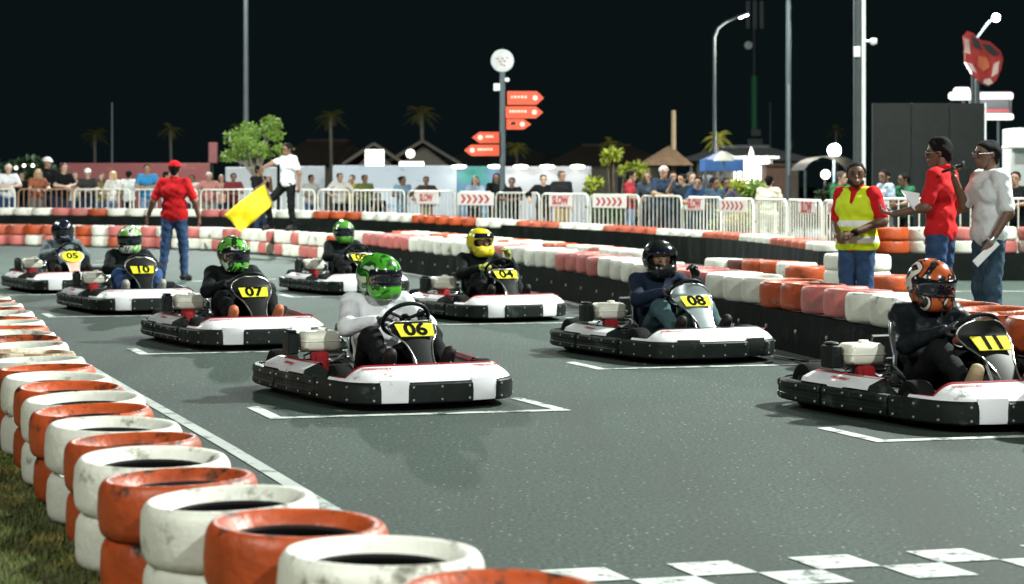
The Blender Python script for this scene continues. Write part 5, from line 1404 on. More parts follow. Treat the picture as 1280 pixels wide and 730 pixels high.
T['wide'] = make_person(stand(1.0, chest=(0, -.05, 1.28), neck=(0, -.09, 1.44), head=(0, -.13, 1.58), yaw=R(12), sh_l=(.18, -.07, 1.39), sh_r=(-.18, -.07, 1.39), el_l=(.36, -.18, 1.22), el_r=(-.36, -.18, 1.22), wr_l=(.30, -.36, 1.14), wr_r=(-.30, -.36, 1.14), pn_l=(0, .3, -1), pn_r=(0, .3, -1)), CR, .010, 1.5, .84, 1.96, 'short', 1.08, wr=.004, seed=2.5)
T['phone'] = make_person(stand(1.0, el_l=(.24, -.14, 1.18), el_r=(-.24, -.14, 1.18), wr_l=(.06, -.28, 1.40), wr_r=(-.06, -.28, 1.40), hd_l=(-.4, -.1, .9), hd_r=(.4, -.1, .9), curl_l=.9, curl_r=.9), CR, .010, .7, .86, 1.96, 'short', 1.0, wr=.004, seed=3.5)
T['side'] = make_person(stand(1.0, yaw=R(15), el_r=(-.25, -.08, 1.15), wr_r=(-.16, -.28, 1.12), kn_l=(.10, .05, .5), an_l=(.10, .14, .09), toe_l=(.11, .0, .035)), CR, .010, .7, .86, 1.96, 'short', 1.0, wr=.004, seed=4.5)
T['long_side'] = make_person(stand(1.0, yaw=R(-20), el_r=(-.25, -.08, 1.15), wr_r=(-.10, -.25, 1.12)), CR, .010, .6, .86, 1.96, 'long', .92, wr=.004, seed=5.5)
T['bun'] = make_person(stand(1.0, yaw=R(50), chest=(0, -.05, 1.28), neck=(0, -.08, 1.44), head=(0, -.11, 1.58), sh_l=(.165, -.06, 1.39), sh_r=(-.165, -.06, 1.39), el_l=(.24, -.20, 1.17), el_r=(-.24, -.2, 1.17), wr_l=(.12, -.36, 1.15), wr_r=(-.12, -.36, 1.15)), CR, .010, .6, .86, 1.96, 'bun', .93, wr=.004, seed=6.5)
T['crouch'] = make_person(stand(1.0, pelvis=(0, .25, .50), waist=(0, .18, .63), chest=(0, .06, .80), neck=(0, -.02, .95), head=(0, -.08, 1.08), sh_l=(.17, .0, .91), sh_r=(-.17, .0, .91), el_l=(.18, -.22, .72), el_r=(-.18, -.22, .72), wr_l=(.06, -.22, .95), wr_r=(-.06, -.22, .95), hd_l=(-.2, 0, 1), hd_r=(.2, 0, 1),
                           hip_l=(.09, .22, .48), hip_r=(-.09, .22, .48), kn_l=(.15, -.22, .50), kn_r=(-.15, -.22, .50), an_l=(.13, -.12, .09), an_r=(-.13, -.12, .09), toe_l=(.15, -.27, .035), toe_r=(-.15, -.27, .035)), CR, .010, .7, None, 1.96, 'short', 1.0, wr=.004, seed=7.5)
T['raise'] = make_person(stand(1.0, yaw=R(-25), el_r=(-.26, -.16, 1.36), wr_r=(-.14, -.30, 1.55), hd_r=(.2, -.2, 1), curl_r=.8, el_l=(.25, -.2, 1.16), wr_l=(.2, -.38, 1.14), hd_l=(-.2, -1, 0)), CR, .010, .7, .84, 1.96, 'short', 1.0, wr=.004, seed=8.5)
CH_ = {}
def cc(name, col, var=.14):
    return cloth(name, col, var)
FL = mat('cloth_floral', (0.30, 0.38, 0.46, 1), 0.8, var=0.95, scale=16)
crowd = [
    # px, head top row, pose, facing (deg, 0 = to the camera), skin, top, bottom, hair, label
    (9, 205, 'lean', 12, 'fair', cc('pale', (.6, .62, .64, 1)), JEANS, 'white', 'white-haired spectator in white top leaning on the fence at the far left'),
    (46, 211, 'lean_long', 15, 'fair', cc('rust', (.25, .09, .05, 1)), cc('greytr', (.12, .12, .11, 1)), 'blond', 'fair-haired spectator in rust-brown top behind the brown barrier'),
    (59, 197, 'side', 20, 'tan', BLACKC, JEANS_D, 'black', 'tall spectator in black with a white cap, second row at left'),
    (77, 204, 'lean', 22, 'fair', BLACKC, JEANS_D, 'brown', 'spectator in black tee with pale forearms on the fence'),
    (110, 211, 'lean', -5, 'fair', cc('vestdark', (.03, .03, .03, 1)), JEANS_D, 'brown', 'spectator in dark vest with a white cap at the fence'),
    (141, 214, 'long_side', -40, 'fair', cc('offwhite', (.6, .6, .56, 1)), JEANS_L, 'blond', 'blond long-haired spectator in white top and pale jeans'),
    (161, 213, 'side', 150, 'brown', cc('whitesh', (.68, .70, .68, 1)), BLACKC, 'black', 'spectator in white shirt facing away beside the one in blue'),
    (184, 205, 'lean', 0, 'tan', cc('blue', (.035, .19, .38, 1)), JEANS_L, 'black', 'bearded spectator in bright blue tee'),
    (208, 214, 'side', 60, 'tan', cc('greywhite', (.45, .47, .47, 1)), JEANS_D, 'black', 'spectator half hidden behind the red-capped marshal'),
    (262, 215, 'wide', -6, 'tan', cc('dusty', (.34, .15, .13, 1)), cc('greytr2', (.2, .2, .18, 1)), 'white', 'grey-haired spectator in dusty pink top, arms spread on the fence'),
    (291, 216, 'lean', 8, 'brown', cc('maroon', (.13, .02, .025, 1)), BLACKC, 'black', 'spectator in maroon shirt right of the red-capped marshal'),
    (324, 206, 'phone', 50, 'brown', BLACKC, JEANS_D, 'black', 'photographer in black beside the flag marshal'),
    (389, 222, 'side', 20, 'brown', cc('grey', (.25, .25, .24, 1)), JEANS, 'black', 'spectator in grey half hidden behind the flag marshal'),
    (424, 216, 'wide', 10, 'tan', cc('greytee', (.38, .36, .34, 1)), BLACKC, 'black', 'bearded spectator in grey tee with arms wide on the fence'),
    (456, 224, 'side', 10, 'brown', cc('olive', (.085, .10, .028, 1)), JEANS_D, 'black', 'spectator in olive green tee'),
    (472, 241, 'crouch', 5, 'brown', BLACKC, BLACKC, 'black', 'crouching spectator in black with hands at the face'),
    (503, 223, 'bun', 0, 'brown', cc('steel', (.13, .20, .28, 1)), JEANS_L, 'black', 'spectator with dark hair in a bun and steel-blue top'),
    (534, 222, 'wide', -14, 'brown', cc('darkbrown', (.035, .025, .018, 1)), cc('khaki2', (.25, .2, .1, 1)), 'black', 'spectator in dark brown leaning over the first SLOW board'),
    (593, 220, 'lean_long', 14, 'fair', cc('paleblue', (.28, .36, .45, 1)), cc('drkgr', (.04, .045, .05, 1)), 'brown', 'brown-haired spectator in pale blue above the chevron board'),
    (620, 216, 'lean_long', 4, 'brown', BLACKC, BLACKC, 'black', 'long-haired spectator in black just behind the signpost'),
    (680, 218, 'wide', -6, 'fair', BLACKC, cc('winedark', (.035, .01, .012, 1)), 'black', 'spectator in black sweater with elbows wide, left of the tan-trousered man'),
    (702, 213, 'side', 14, 'tan', cc('blackpolo', (.012, .014, .015, 1)), cc('khaki', (.32, .22, .09, 1)), 'brown', 'spectator in black polo and tan trousers'),
    (788, 213, 'side', 75, 'tan', cc('redtop', (.30, .03, .04, 1)), JEANS_L, 'black', 'dark-haired spectator in red top turned to the right'),
    (826, 207, 'lean', 25, 'tan', cc('navy2', (.02, .035, .06, 1)), JEANS_D, 'white', 'white-haired spectator in navy shirt leaning on the fence'),
    (853, 217, 'raise', -15, 'tan', cc('navy3', (.015, .022, .03, 1)), JEANS_D, 'black', 'dark-haired spectator with one hand raised to the brow'),
    (874, 221, 'lean', -10, 'tan', cc('darkblue', (.015, .04, .09, 1)), JEANS_D, 'black', 'dark-haired spectator in dark blue above the third SLOW board'),
    (893, 224, 'side', 30, 'brown', cc('bluegrey', (.04, .07, .10, 1)), JEANS_D, 'black', 'spectator in blue-grey at the end of the group'),
    (961, 219, 'side', 160, 'fair', cc('white_lit_yellow', (.72, .70, .52, 1)), cc('white_lit_yellow2', (.70, .69, .55, 1)), 'black', 'person in white, yellow light painted into the clothes, back turned'),  # white clothes, with yellow lamplight put into their colour
    (1052, 214, 'side', 40, 'fair', cc('green', (.03, .14, .05, 1)), BLACKC, 'brown', 'spectator in green behind the head of the vested marshal'),
    (1106, 212, 'side', -60, 'brown', FL, cc('grshort', (.13, .13, .14, 1)), 'black', 'spectator in blue floral shirt right of the vested marshal'),
    (1131, 216, 'raise', -50, 'brown', cc('green2', (.02, .10, .05, 1)), BLACKC, 'black', 'spectator in dark green with a raised arm'),
    (27, 215, 'side', -20, 'tan', BLACKC, JEANS_D, 'black', 'dark-clothed spectator between the white-haired one and the brown barrier'),
    (93, 215, 'phone', 10, 'fair', cc('sand', (.40, .36, .28, 1)), JEANS, 'brown', 'spectator in sand top holding a phone left of the white-capped one'),
    (126, 217, 'lean_long', 10, 'fair', cc('lemon', (.50, .44, .18, 1)), JEANS_L, 'brown', 'spectator in pale yellow right of the white-capped one'),
    (240, 219, 'phone', -15, 'brown', cc('white4', (.50, .52, .50, 1)), JEANS_D, 'black', 'spectator in white just right of the red-capped marshal'),
    (277, 220, 'side', -25, 'tan', cc('peach', (.40, .24, .18, 1)), JEANS_D, 'brown', 'spectator in peach between the dusty pink and maroon ones'),
    (440, 227, 'raise', 12, 'tan', cc('mustard', (.33, .26, .06, 1)), BLACKC, 'black', 'spectator in mustard between the grey and olive tees'),
    (641, 222, 'lean', -10, 'brown', BLACKC, BLACKC, 'black', 'spectator in black just right of the signpost'),
    (809, 214, 'side', -20, 'tan', cc('slate', (.05, .07, .09, 1)), JEANS_D, 'brown', 'spectator in slate between the red top and the white hair'),
    (841, 214, 'phone', 10, 'tan', cc('teal', (.02, .06, .08, 1)), JEANS_D, 'black', 'spectator in dark teal holding up a phone'),
    (864, 215, 'side', 15, 'fair', cc('greyblue', (.10, .14, .20, 1)), JEANS_D, 'brown', 'brown-haired spectator in grey-blue behind the third SLOW board'),
    (907, 222, 'phone', 25, 'brown', cc('navy5', (.02, .04, .10, 1)), JEANS_D, 'black', 'spectator in navy with a phone near the yellow-green shrub'),
    (1271, 214, 'lean', -10, 'tan', cc('black3', (.013, .015, .017, 1)), BLACKC, 'black', 'spectator in black tee bending over the fence at the right edge'),
]
caps_done = {}
for (px, ty, pose, ang, skin, top, bot, hr, lb) in crowd:
    f = fence_at(px) if px < 1040 else (0, 29.6)
    D = f[1] + (0.50 if pose in ('lean', 'lean_long', 'wide', 'bun', 'raise') else 0.9)
    if px in (59, 27, 93, 126, 240, 277, 440, 809, 841, 864, 907): D += 0.75
    if px == 324: D = 43.0
    if px in (161, 208): D += 0.3
    if px == 961: D = 34.5
    if px in (1106, 1131): D = 33.0
    if px == 1052: D = 33.5
    z0 = terr(D) if px < 1040 else 0.02
    base_h = {'crouch': 1.19}.get(pose, 1.70 if pose in ('lean', 'wide', 'lean_long', 'bun') else 1.735)
    k = (GZ(ty, D) - z0) / base_h
    k = min(1.13, max(0.86, k))
    r = person(T[pose], (GX(px, D), D, z0), R(ang) - math.atan2(GX(px, D), D), lb, skin, top, bot, hr, SHOE_M, 'spectators at the fence', None, k)
    if px in (59, 110):
        if pose not in caps_done:
            Jx = stand(1.0, head=(0, -.14, 1.58)) if pose == 'lean' else stand(1.0, yaw=R(15))
            cp = cap(r, Jx, cc('capwhite', (.75, .75, .72, 1)))

# ================================================================== BACKGROUND
GALV = mat('pole_galvanised', (0.10, 0.12, 0.125, 1), 0.55, 0.3, var=0.12, scale=4)
POLE_D = mat('pole_dark', (0.035, 0.050, 0.052, 1), 0.5, 0.2, var=0.15)
POLE_W = mat('pole_white', (0.70, 0.74, 0.72, 1), 0.45, var=0.05)
LAMP = mat('lamp_glass_lit', (1.0, 0.99, 0.95, 1), emit=30.0)
LAMP_S = mat('lamp_glass_soft', (1.0, 0.97, 0.86, 1), emit=4.0)
LAMP_W = mat('sign_face_lit', (1.0, 0.96, 0.88, 1), emit=2.2)

def flood_head(root, p, aim, n=1):
    q = (Vector(aim) - Vector(p)).to_track_quat('-Z', 'Y')
    rot = q.to_matrix(); pl = Vector(p) - root.location
    h = MB().rbox(pl + rot @ Vector((0, 0, 0.13)), (0.62, 0.62, 0.16), 0.06, rot).build('lamp_housing', POLE_D, root)
    MB().lathe([(0, 0.0), (0.27, 0.0), (0.27, 0.03), (0, 0.03)], 20, 'z', (0, 0, 0), False).build('lamp_glass', LAMP, h, loc=pl + rot @ Vector((0, 0, 0.018)), rot=rot.to_euler())
flood_labels = ['tall floodlight mast out to the right of the track', 'floodlight mast behind the photographer to the right', 'floodlight mast behind the photographer to the left',
                'thin floodlight pole above the green tree', 'floodlight pole, lit edge painted white, behind the vested marshal', 'floodlight mast out to the left of the track']
for i, (x, y, z, w, aim, col) in enumerate(FLOODS):
    rt = empty('floodlight_pole', (x, y, 0))
    if i == 4:
        MB().rbox((-0.055, 0.35, 6.0), (0.11, 0.12, 12.0), 0.02).build('mast', POLE_D, rt, True)
        MB().rbox((0.045, 0.35, 6.0), (0.075, 0.10, 12.0), 0.02).build('duct_or_lit_edge', POLE_W, rt, True)  # white strip paints in the lit right side of the mast
        ca = MB().rbox((0.12, 0.30, 3.76), (0.10, 0.04, 0.04), 0.01).lathe([(0, 0.06), (0.05, 0.055), (0.065, 0.02), (0.05, -0.04), (0, -0.065)], 14, 'z', (0.205, 0.28, 3.75), False)
        ca.build('security_camera', POLE_W, rt, True)
        MB().rbox((-0.07, 0.27, 3.58), (0.11, 0.06, 0.17), 0.01).build('junction_box', POLE_W, rt)
        MB().tube([(0, 0.35, 11.9), (0, 0.0, 11.75)], 0.04, 8).build('bracket', POLE_D, rt)
    else:
        r0 = 0.075 if i == 3 else 0.12
        MB().tube([(0, 0.4, 0), (0, 0.4, z + 0.4)], [r0 * 1.2, r0 * 0.75], 12).build('mast', GALV, rt, True)
        MB().tube([(0, 0.4, z + 0.35), (0, 0.05, z + 0.2)], 0.04, 8).build('bracket', GALV, rt)
    flood_head(rt, (x, y, z + 0.03), aim)
    tag(rt, flood_labels[i], 'floodlight')

def pole(px, D, y0, label, r=0.06, m=GALV, name='lamp_post', x_extra=0):
    z = GZ(y0, D)
    rt = empty(name, (GX(px, D), D, 0))
    MB().tube([(0, 0, 0), (0, 0, z)], [r, r * 0.75], 10).build('post', m, rt, True)
    tag(rt, label, 'pole')
    return rt, z
rt, z = pole(985.5, 43.0, -25, 'dark grey light pole left of the white-edged pole', 0.068, POLE_D)
MB().rbox((0.0, -0.05, 2.6), (0.05, 0.05, 2.0), 0.01).build('duct_or_lit_edge', GALV, rt)
MB().rbox((0, -0.3, z), (0.5, 0.9, 0.12), 0.03).build('lamp_head', POLE_D, rt)
pole(140, 72, 128, 'thin dim post left of the far palm trees', 0.045, GALV)
pole(963, 95, 128, 'thin far post right of the aerial mast', 0.06, GALV)
# street lamp with a curved arm
rt, z = pole(893, 58, 46, 'curved-arm street lamp behind the yellow-green palm', 0.055, POLE_D, 'street_lamp')
MB().tube([(0, 0, z - 0.02), (0.10, 0, z + 0.25), (0.35, 0, z + 0.45), (0.75, 0, z + 0.62)], [0.045, 0.04, 0.035, 0.03], 8).build('arm', POLE_D, rt, True)
MB().rbox((0.86, 0, z + 0.64), (0.36, 0.16, 0.07), 0.03, Matrix.Rotation(R(-20), 3, 'Y')).build('lamp_head', GALV, rt)
MB().rbox((0.86, -0.02, z + 0.595), (0.28, 0.13, 0.03), 0.02, Matrix.Rotation(R(-20), 3, 'Y')).build('lamp_glass', LAMP, rt)
def glow(name, p, watts, col, r=0.2):
    ld = bpy.data.lights.new(name, 'AREA'); ld.shape = 'DISK'; ld.energy = watts; ld.color = col; ld.size = r
    lo = bpy.data.objects.new(name, ld); C.objects.link(lo); lo.location = p      # faces straight down
glow('street_lamp_glow', (GX(893, 58) + 0.9, 57.9, GZ(17, 58) - 0.2), 1000, (1, .93, .78))
glow('pole_lamp_glow', (-7.93, 58.1, 10.6), 3000, (.9, 1, .97), 0.3)
glow('pole_lamp_glow', (GX(985.5, 43), 41.2, GZ(-25, 43) - 0.1), 350, (.92, 1, .97), 0.3)
# aerial mast: green light painted on the lower part, antennas on top
rt, z = pole(943, 95, -8, 'tall aerial mast with antennas and green light painted on the lower shaft', 0.13, POLE_D, 'aerial_mast')
MB().tube([(0, -0.02, GZ(168, 95)), (0, -0.02, GZ(95, 95))], 0.17, 10).build('green_lit_shaft', mat('mast_green_light', (0.03, 0.22, 0.08, 1), 0.6), rt, True)
for sx in (-0.33, 0.33, 0.0):
    MB().rbox((sx, -0.15, GZ(19, 95)), (0.20, 0.14, 1.35), 0.03).build('antenna', GALV, rt)
MB().lathe([(0, 0.05), (0.18, 0.0), (0.2, -0.05), (0, -0.08)], 14, 'y', (-0.32, -0.2, GZ(57, 95)), False).build('dish', POLE_W, rt, True)
MB().rbox((0.05, -0.2, GZ(166, 95)), (0.5, 0.3, 0.35), 0.05).rbox((0, -0.2, GZ(178, 95)), (0.75, 0.4, 0.35), 0.05).build('equipment_box', GALV, rt)
# bright floods low in the distance and up on the right
def lit_globe(px, py, D, r, label, m=LAMP, watts=0, arm=None, col=(0.9, 0.97, 1.0)):
    p = at(px, py, D)
    rt = empty('floodlight', (p.x, p.y, 0))
    MB().tube([(0, 0.12, 0), (0, 0.12, p.z)], 0.035, 8).build('post', POLE_D, rt, True) if arm is None else MB().tube(arm, 0.035, 8).build('arm', GALV, rt, True)
    MB().rbox((0, 0.08, p.z), (r * 1.5, 0.10, r * 1.4), 0.03).build('lamp_housing', POLE_D, rt)
    MB().lathe([(0, -0.05), (r * .6, -0.035), (r, 0.0), (r, 0.015), (0, 0.015)], 16, 'y', (0, 0, p.z), False).build('lamp_glass', m, rt, True)
    tag(rt, label, 'floodlight')
    if watts:
        ld = bpy.data.lights.new('floodlight_glow', 'POINT'); ld.energy = watts; ld.color = col; ld.shadow_soft_size = r
        lo = bpy.data.objects.new('floodlight_glow', ld); C.objects.link(lo); lo.location = (p.x, p.y - 0.6, p.z)
    return rt
lit_globe(1043, 188, 62, 0.20, 'bright bluish floodlight low behind the black canopy', mat('lamp_blue_lit', (0.80, 0.92, 1.0, 1), emit=45.0), 2200)
lit_globe(1032, 218, 55, 0.13, 'small warm lamp under the black canopy', LAMP_S, 60, None, (1, .9, .7))
pp = at(1245, 22, 48)
lit_globe(1245, 22, 48, 0.10, 'bright floodlight on an arm at the upper right', LAMP, 900, [(-0.42, 0.3, 0), (-0.42, 0.3, pp.z - 0.5), (-0.15, 0.15, pp.z - 0.1), (0, 0.08, pp.z)])

# ---- signpost
SP = fence_at(628); SD = SP[1] + 0.12
rt = empty('direction_signpost', (GX(628, SD), SD, 0))
MB().tube([(0, 0, 0), (0, 0, GZ(90, SD))], 0.062, 12).build('post', mat('signpost_grey', (0.06, 0.085, 0.095, 1), 0.5, var=0.1), rt, True)
dz = GZ(76, SD)
dc = MB().lathe([(0, -0.03), (0.235, -0.03), (0.25, -0.015), (0.25, 0.015), (0.235, 0.03), (0, 0.03)], 28, 'y', (0, 0, dz), False).build('round_disc', mat('disc_white', (0.42, 0.44, 0.44, 1), 0.5), rt, True)
mk = MB()
for (a, b_) in ((-0.10, 0.04), (-0.05, -0.02), (0.0, 0.05), (0.05, -0.01), (0.10, 0.06), (-0.02, -0.08), (0.04, -0.10)):
    mk.box((a, -0.033, dz + b_), (0.05, 0.004, 0.028), Matrix.Rotation(R(25), 3, 'Y'))
tag(mk.build('disc_marks', mat('mark_orange', (0.30, 0.05, 0.02, 1), 0.5), dc), None, None, None, 'stuff')
OR = mat('arrow_board_orange', (0.56, 0.070, 0.030, 1), 0.45, var=0.06); ORW = mat('arrow_print', (0.75, 0.55, 0.45, 1), 0.5)
kx = SD / FOC
for n_, (x0, x1, y0, y1) in enumerate(((634, 680, 114, 131), (632, 679, 133, 148), (633, 664, 149, 162), (590, 624, 165, 179), (580, 624, 181, 195))):
    right = x1 > 628
    a, b_ = (x0 - 628) * kx, (x1 - 628) * kx
    zb, zt = GZ(y1, SD), GZ(y0, SD); zm = (zb + zt) / 2; tp = 0.16
    poly = [(a, zb), (b_ - tp, zb), (b_, zm), (b_ - tp, zt), (a, zt)] if right else [(b_, zb), (b_, zt), (a + tp, zt), (a, zm), (a + tp, zb)]
    y_ = -0.03 - 0.012 * n_
    vs = [(x, y_ - 0.02, z) for x, z in poly] + [(x, y_ + 0.02, z) for x, z in poly]
    bo = MB().add(vs, [(0, 1, 2, 3, 4), (9, 8, 7, 6, 5)] + [(i, 5 + i, 5 + (i + 1) % 5, (i + 1) % 5) for i in range(5)]).build('arrow_board', OR, rt)
    pr = MB()
    L = b_ - a; s0 = a + 0.05 if right else a + tp + 0.10
    n2 = 5 + n_ % 3
    for q in range(n2):
        pr.box((s0 + 0.05 + q * (L - tp - 0.26) / n2, y_ - 0.0225, zm + 0.02), (0.035 + 0.012 * (q % 2), 0.003, 0.05))
    ic = (b_ - tp - 0.03) if right else (a + tp + 0.02)
    pr.lathe([(0, -0.002), (0.055, -0.002), (0.055, 0.002), (0, 0.002)], 10, 'y', (ic, y_ - 0.023, zm), False)
    tag(pr.build('print', ORW, bo), None, None, None, 'stuff')
MB().rbox((-0.09, 0.02, GZ(109, SD)), (0.20, 0.10, 0.16), 0.02).build('junction_box', POLE_W, rt)
MB().rbox((0.10, 0.0, GZ(100, SD)), (0.10, 0.12, 0.09), 0.03).build('camera', POLE_W, rt)
tag(rt, 'direction signpost with white disc and five orange arrow boards', 'signpost')

# ---- printed hoardings behind the crowd
def print_mat(name, base, marks, scale, seed, amt=0.5):
    m = bpy.data.materials.new(name); m.use_nodes = True
    n, l = m.node_tree.nodes, m.node_tree.links; b = n['Principled BSDF']; b.inputs['Roughness'].default_value = 0.55
    tc = n.new('ShaderNodeTexCoord'); mp = n.new('ShaderNodeMapping'); mp.inputs['Location'].default_value = (seed, 0, seed * 1.7); mp.inputs['Scale'].default_value = (1, 1, 2.2)
    l.new(tc.outputs['Object'], mp.inputs['Vector'])
    col = None
    for q, (c, sc, th) in enumerate(marks):
        nz = n.new('ShaderNodeTexNoise'); nz.inputs['Scale'].default_value = scale * sc; nz.inputs['Detail'].default_value = 3 + q
        ad = n.new('ShaderNodeVectorMath'); ad.operation = 'ADD'; ad.inputs[1].default_value = (q * 7.1, q * 3.3, q * 5.7)
        l.new(mp.outputs[0], ad.inputs[0]); l.new(ad.outputs[0], nz.inputs['Vector'])
        rp = n.new('ShaderNodeValToRGB'); rp.color_ramp.elements[0].position = th; rp.color_ramp.elements[1].position = th + 0.06
        l.new(nz.outputs['Fac'], rp.inputs['Fac'])
        mx = n.new('ShaderNodeMix'); mx.data_type = 'RGBA'; l.new(rp.outputs['Color'], mx.inputs['Factor'])
        if col is None: mx.inputs['A'].default_value = base
        else: l.new(col, mx.inputs['A'])
        mx.inputs['B'].default_value = c; col = mx.outputs['Result']
    l.new(col, b.inputs['Base Color'])
    return m
def hoarding(px0, px1, y0, D, m, label, name='banner_hoarding', slope=0.0):
    a, b_ = GX(px0, D), GX(px1, D); zt = GZ(y0, D)
    rt = empty(name, (a, D, 0))
    MB().rbox(((b_ - a) / 2, 0, zt / 2 + 0.1), (b_ - a, 0.06, zt - 0.2), 0.01).build('printed_panel', m, rt)
    for x in (0.03, b_ - a - 0.03): MB().rbox((x, 0.08, zt / 2), (0.06, 0.08, zt), 0.01).build('post', GALV, rt)
    tag(rt, label, 'hoarding')
WB = print_mat('print_white_blue', (0.50, 0.56, 0.64, 1), (((0.24, 0.34, 0.55, 1), 1.0, 0.60), ((0.16, 0.14, 0.24, 1), 2.6, 0.66), ((0.10, 0.36, 0.28, 1), 0.7, 0.68)), 1.1, 0.4)
TB = print_mat('print_teal_blue', (0.10, 0.20, 0.34, 1), (((0.05, 0.26, 0.24, 1), 0.8, 0.50), ((0.30, 0.40, 0.48, 1), 1.6, 0.62)), 1.2, 1.9)
WH = print_mat('print_white', (0.46, 0.48, 0.52, 1), (((0.40, 0.42, 0.50, 1), 2.4, 0.66),), 1.2, 2.7)
RH = print_mat('print_dull_red', (0.16, 0.035, 0.035, 1), (((0.22, 0.07, 0.06, 1), 1.4, 0.6),), 1.0, 3.1)
BLUEP = mat('panel_blue', (0.03, 0.06, 0.16, 1), 0.6)
hoarding(75, 262, 204, 60, RH, 'long dull red hoarding behind the spectators on the left')
hoarding(282, 346, 209, 57, WH, 'white hoarding panel below the green tree')
hoarding(350, 406, 208, 57, WH, 'pale hoarding panel behind the flag marshal')
hoarding(416, 571, 207, 56, WB, 'white banner with blue and green print behind the fence')
hoarding(571.5, 626, 208, 56, TB, 'teal and blue banner left of the signpost')
hoarding(626.5, 739, 208, 56, WH, 'plain white banner right of the signpost')
def hood_lamp(px, py, D, wd, label, watts=5):
    p = at(px, py, D); rt = empty('hoarding_lamp', (p.x, p.y, 0)); rt.location.z = 0
    MB().tube([(0, 0.5, p.z - 0.25), (0, 0.35, p.z + 0.05), (0, 0.0, p.z + 0.06)], 0.02, 6).build('arm', POLE_D, rt)
    MB().lathe([(0, -0.06), (wd * .7, -0.05), (wd, 0.0), (wd * .85, 0.03), (0, 0.05)], 16, 'z', (0, 0, p.z), False).build('shade', LAMP_S, rt, True)
    tag(rt, label, 'lamp', 'lamps over the banners')
    ld = bpy.data.lights.new('hoarding_lamp_glow', 'POINT'); ld.energy = watts * 0.7; ld.color = (1, .96, .86); ld.shadow_soft_size = 0.1
    lo = bpy.data.objects.new('hoarding_lamp_glow', ld); C.objects.link(lo); lo.location = (p.x, p.y - 0.1, p.z - 0.2)
for px, lb in ((574, 'over the teal banner'), (619, 'just left of the signpost'), (651, 'first right of the signpost'), (684, 'above the spectator in black sweater'), (722, 'over the right end of the white banner')):
    hood_lamp(px, 208, 55.6, 0.22, 'glowing oval lamp ' + lb)

# ---- houses: only the roofs rise over the hoardings
ROOFS = [mat('roof_brown', (0.085, 0.062, 0.045, 1), 0.8, var=0.25, scale=3), mat('roof_grey', (0.075, 0.080, 0.075, 1), 0.8, var=0.25, scale=3), mat('roof_rust', (0.11, 0.055, 0.042, 1), 0.8, var=0.25, scale=3)]
WALLM = mat('house_wall', (0.20, 0.18, 0.14, 1), 0.8, var=0.15)
GLASS = mat('window_dark', (0.02, 0.025, 0.03, 1), 0.1, spec=0.8)
def house(px0, px1, yr, ye, D, m, label, gable=False, dep=7.0):
    a, b_ = GX(px0, D), GX(px1, D); ze, zr = GZ(ye, D), GZ(yr, D + dep / 2); w = b_ - a
    rt = empty('house', (a, D, 0))
    MB().box((w / 2, dep / 2, ze / 2), (w - 0.8, dep - 0.8, ze - 0.02)).build('wall', WALLM, rt)
    if gable:
        sec = [[Vector((-0.2, y, ze)), Vector((w / 2, y, zr)), Vector((w + 0.2, y, ze)), Vector((w + 0.2, y, ze + 0.12)), Vector((w / 2, y, zr + 0.14)), Vector((-0.2, y, ze + 0.12))] for y in (-0.3, dep)]
        rf = MB().loft(sec).build('roof', m, rt)
        MB().add([(0.3, 0.36, ze), (w - 0.3, 0.36, ze), (w / 2, 0.36, zr - 0.1)], [(0, 1, 2)]).build('gable', WALLM, rt)
        for sx in (-1, 1):
            MB().tube([(w / 2 + sx * (w / 2 + 0.2), -0.33, ze + 0.06), (w / 2, -0.33, zr + 0.08)], 0.07, 6).build('bargeboard', WALLM, rf)
    else:
        h = min(w * 0.28, dep / 2)
        vs = [(-0.4, -0.4, ze), (w + 0.4, -0.4, ze), (w + 0.4, dep + .4, ze), (-0.4, dep + .4, ze), (h, dep / 2, zr), (w - h, dep / 2, zr)]
        rf = MB().add(vs, [(0, 1, 5, 4), (1, 2, 5), (2, 3, 4, 5), (3, 0, 4), (0, 3, 2, 1)]).build('roof', m, rt)
        MB().tube([(h, dep / 2, zr), (w - h, dep / 2, zr)], 0.09, 6).build('ridge', m, rf)
    for k in range(max(1, int(w / 2.5))):
        x = 1.0 + k * 2.4
        if x < w - 1: 
            wd = MB().box((x, 0.39, ze * 0.55), (1.0, 0.06, 1.0)).build('window', GLASS, rt)
    tag(rt, label, 'house')
house(338, 462, 176, 206, 84, ROOFS[0], 'brown hip-roofed house behind the flag marshal')
house(436, 500, 184, 207, 78, ROOFS[2], 'small rust-roofed house beside the lit square sign', True, 5)
house(487, 570, 181, 207, 80, ROOFS[1], 'gabled house behind the two lit signs', True)
house(556, 700, 183, 205, 92, ROOFS[1], 'long grey roof behind the signpost')
house(690, 835, 182, 206, 86, ROOFS[0], 'long dim roof behind the yellow-green shrub')
house(860, 1012, 184, 201, 80, mat('roof_pale', (0.30, 0.32, 0.33, 1), 0.7, var=0.15), 'pale flat-roofed pavilion behind the lit kiosk', False, 4)

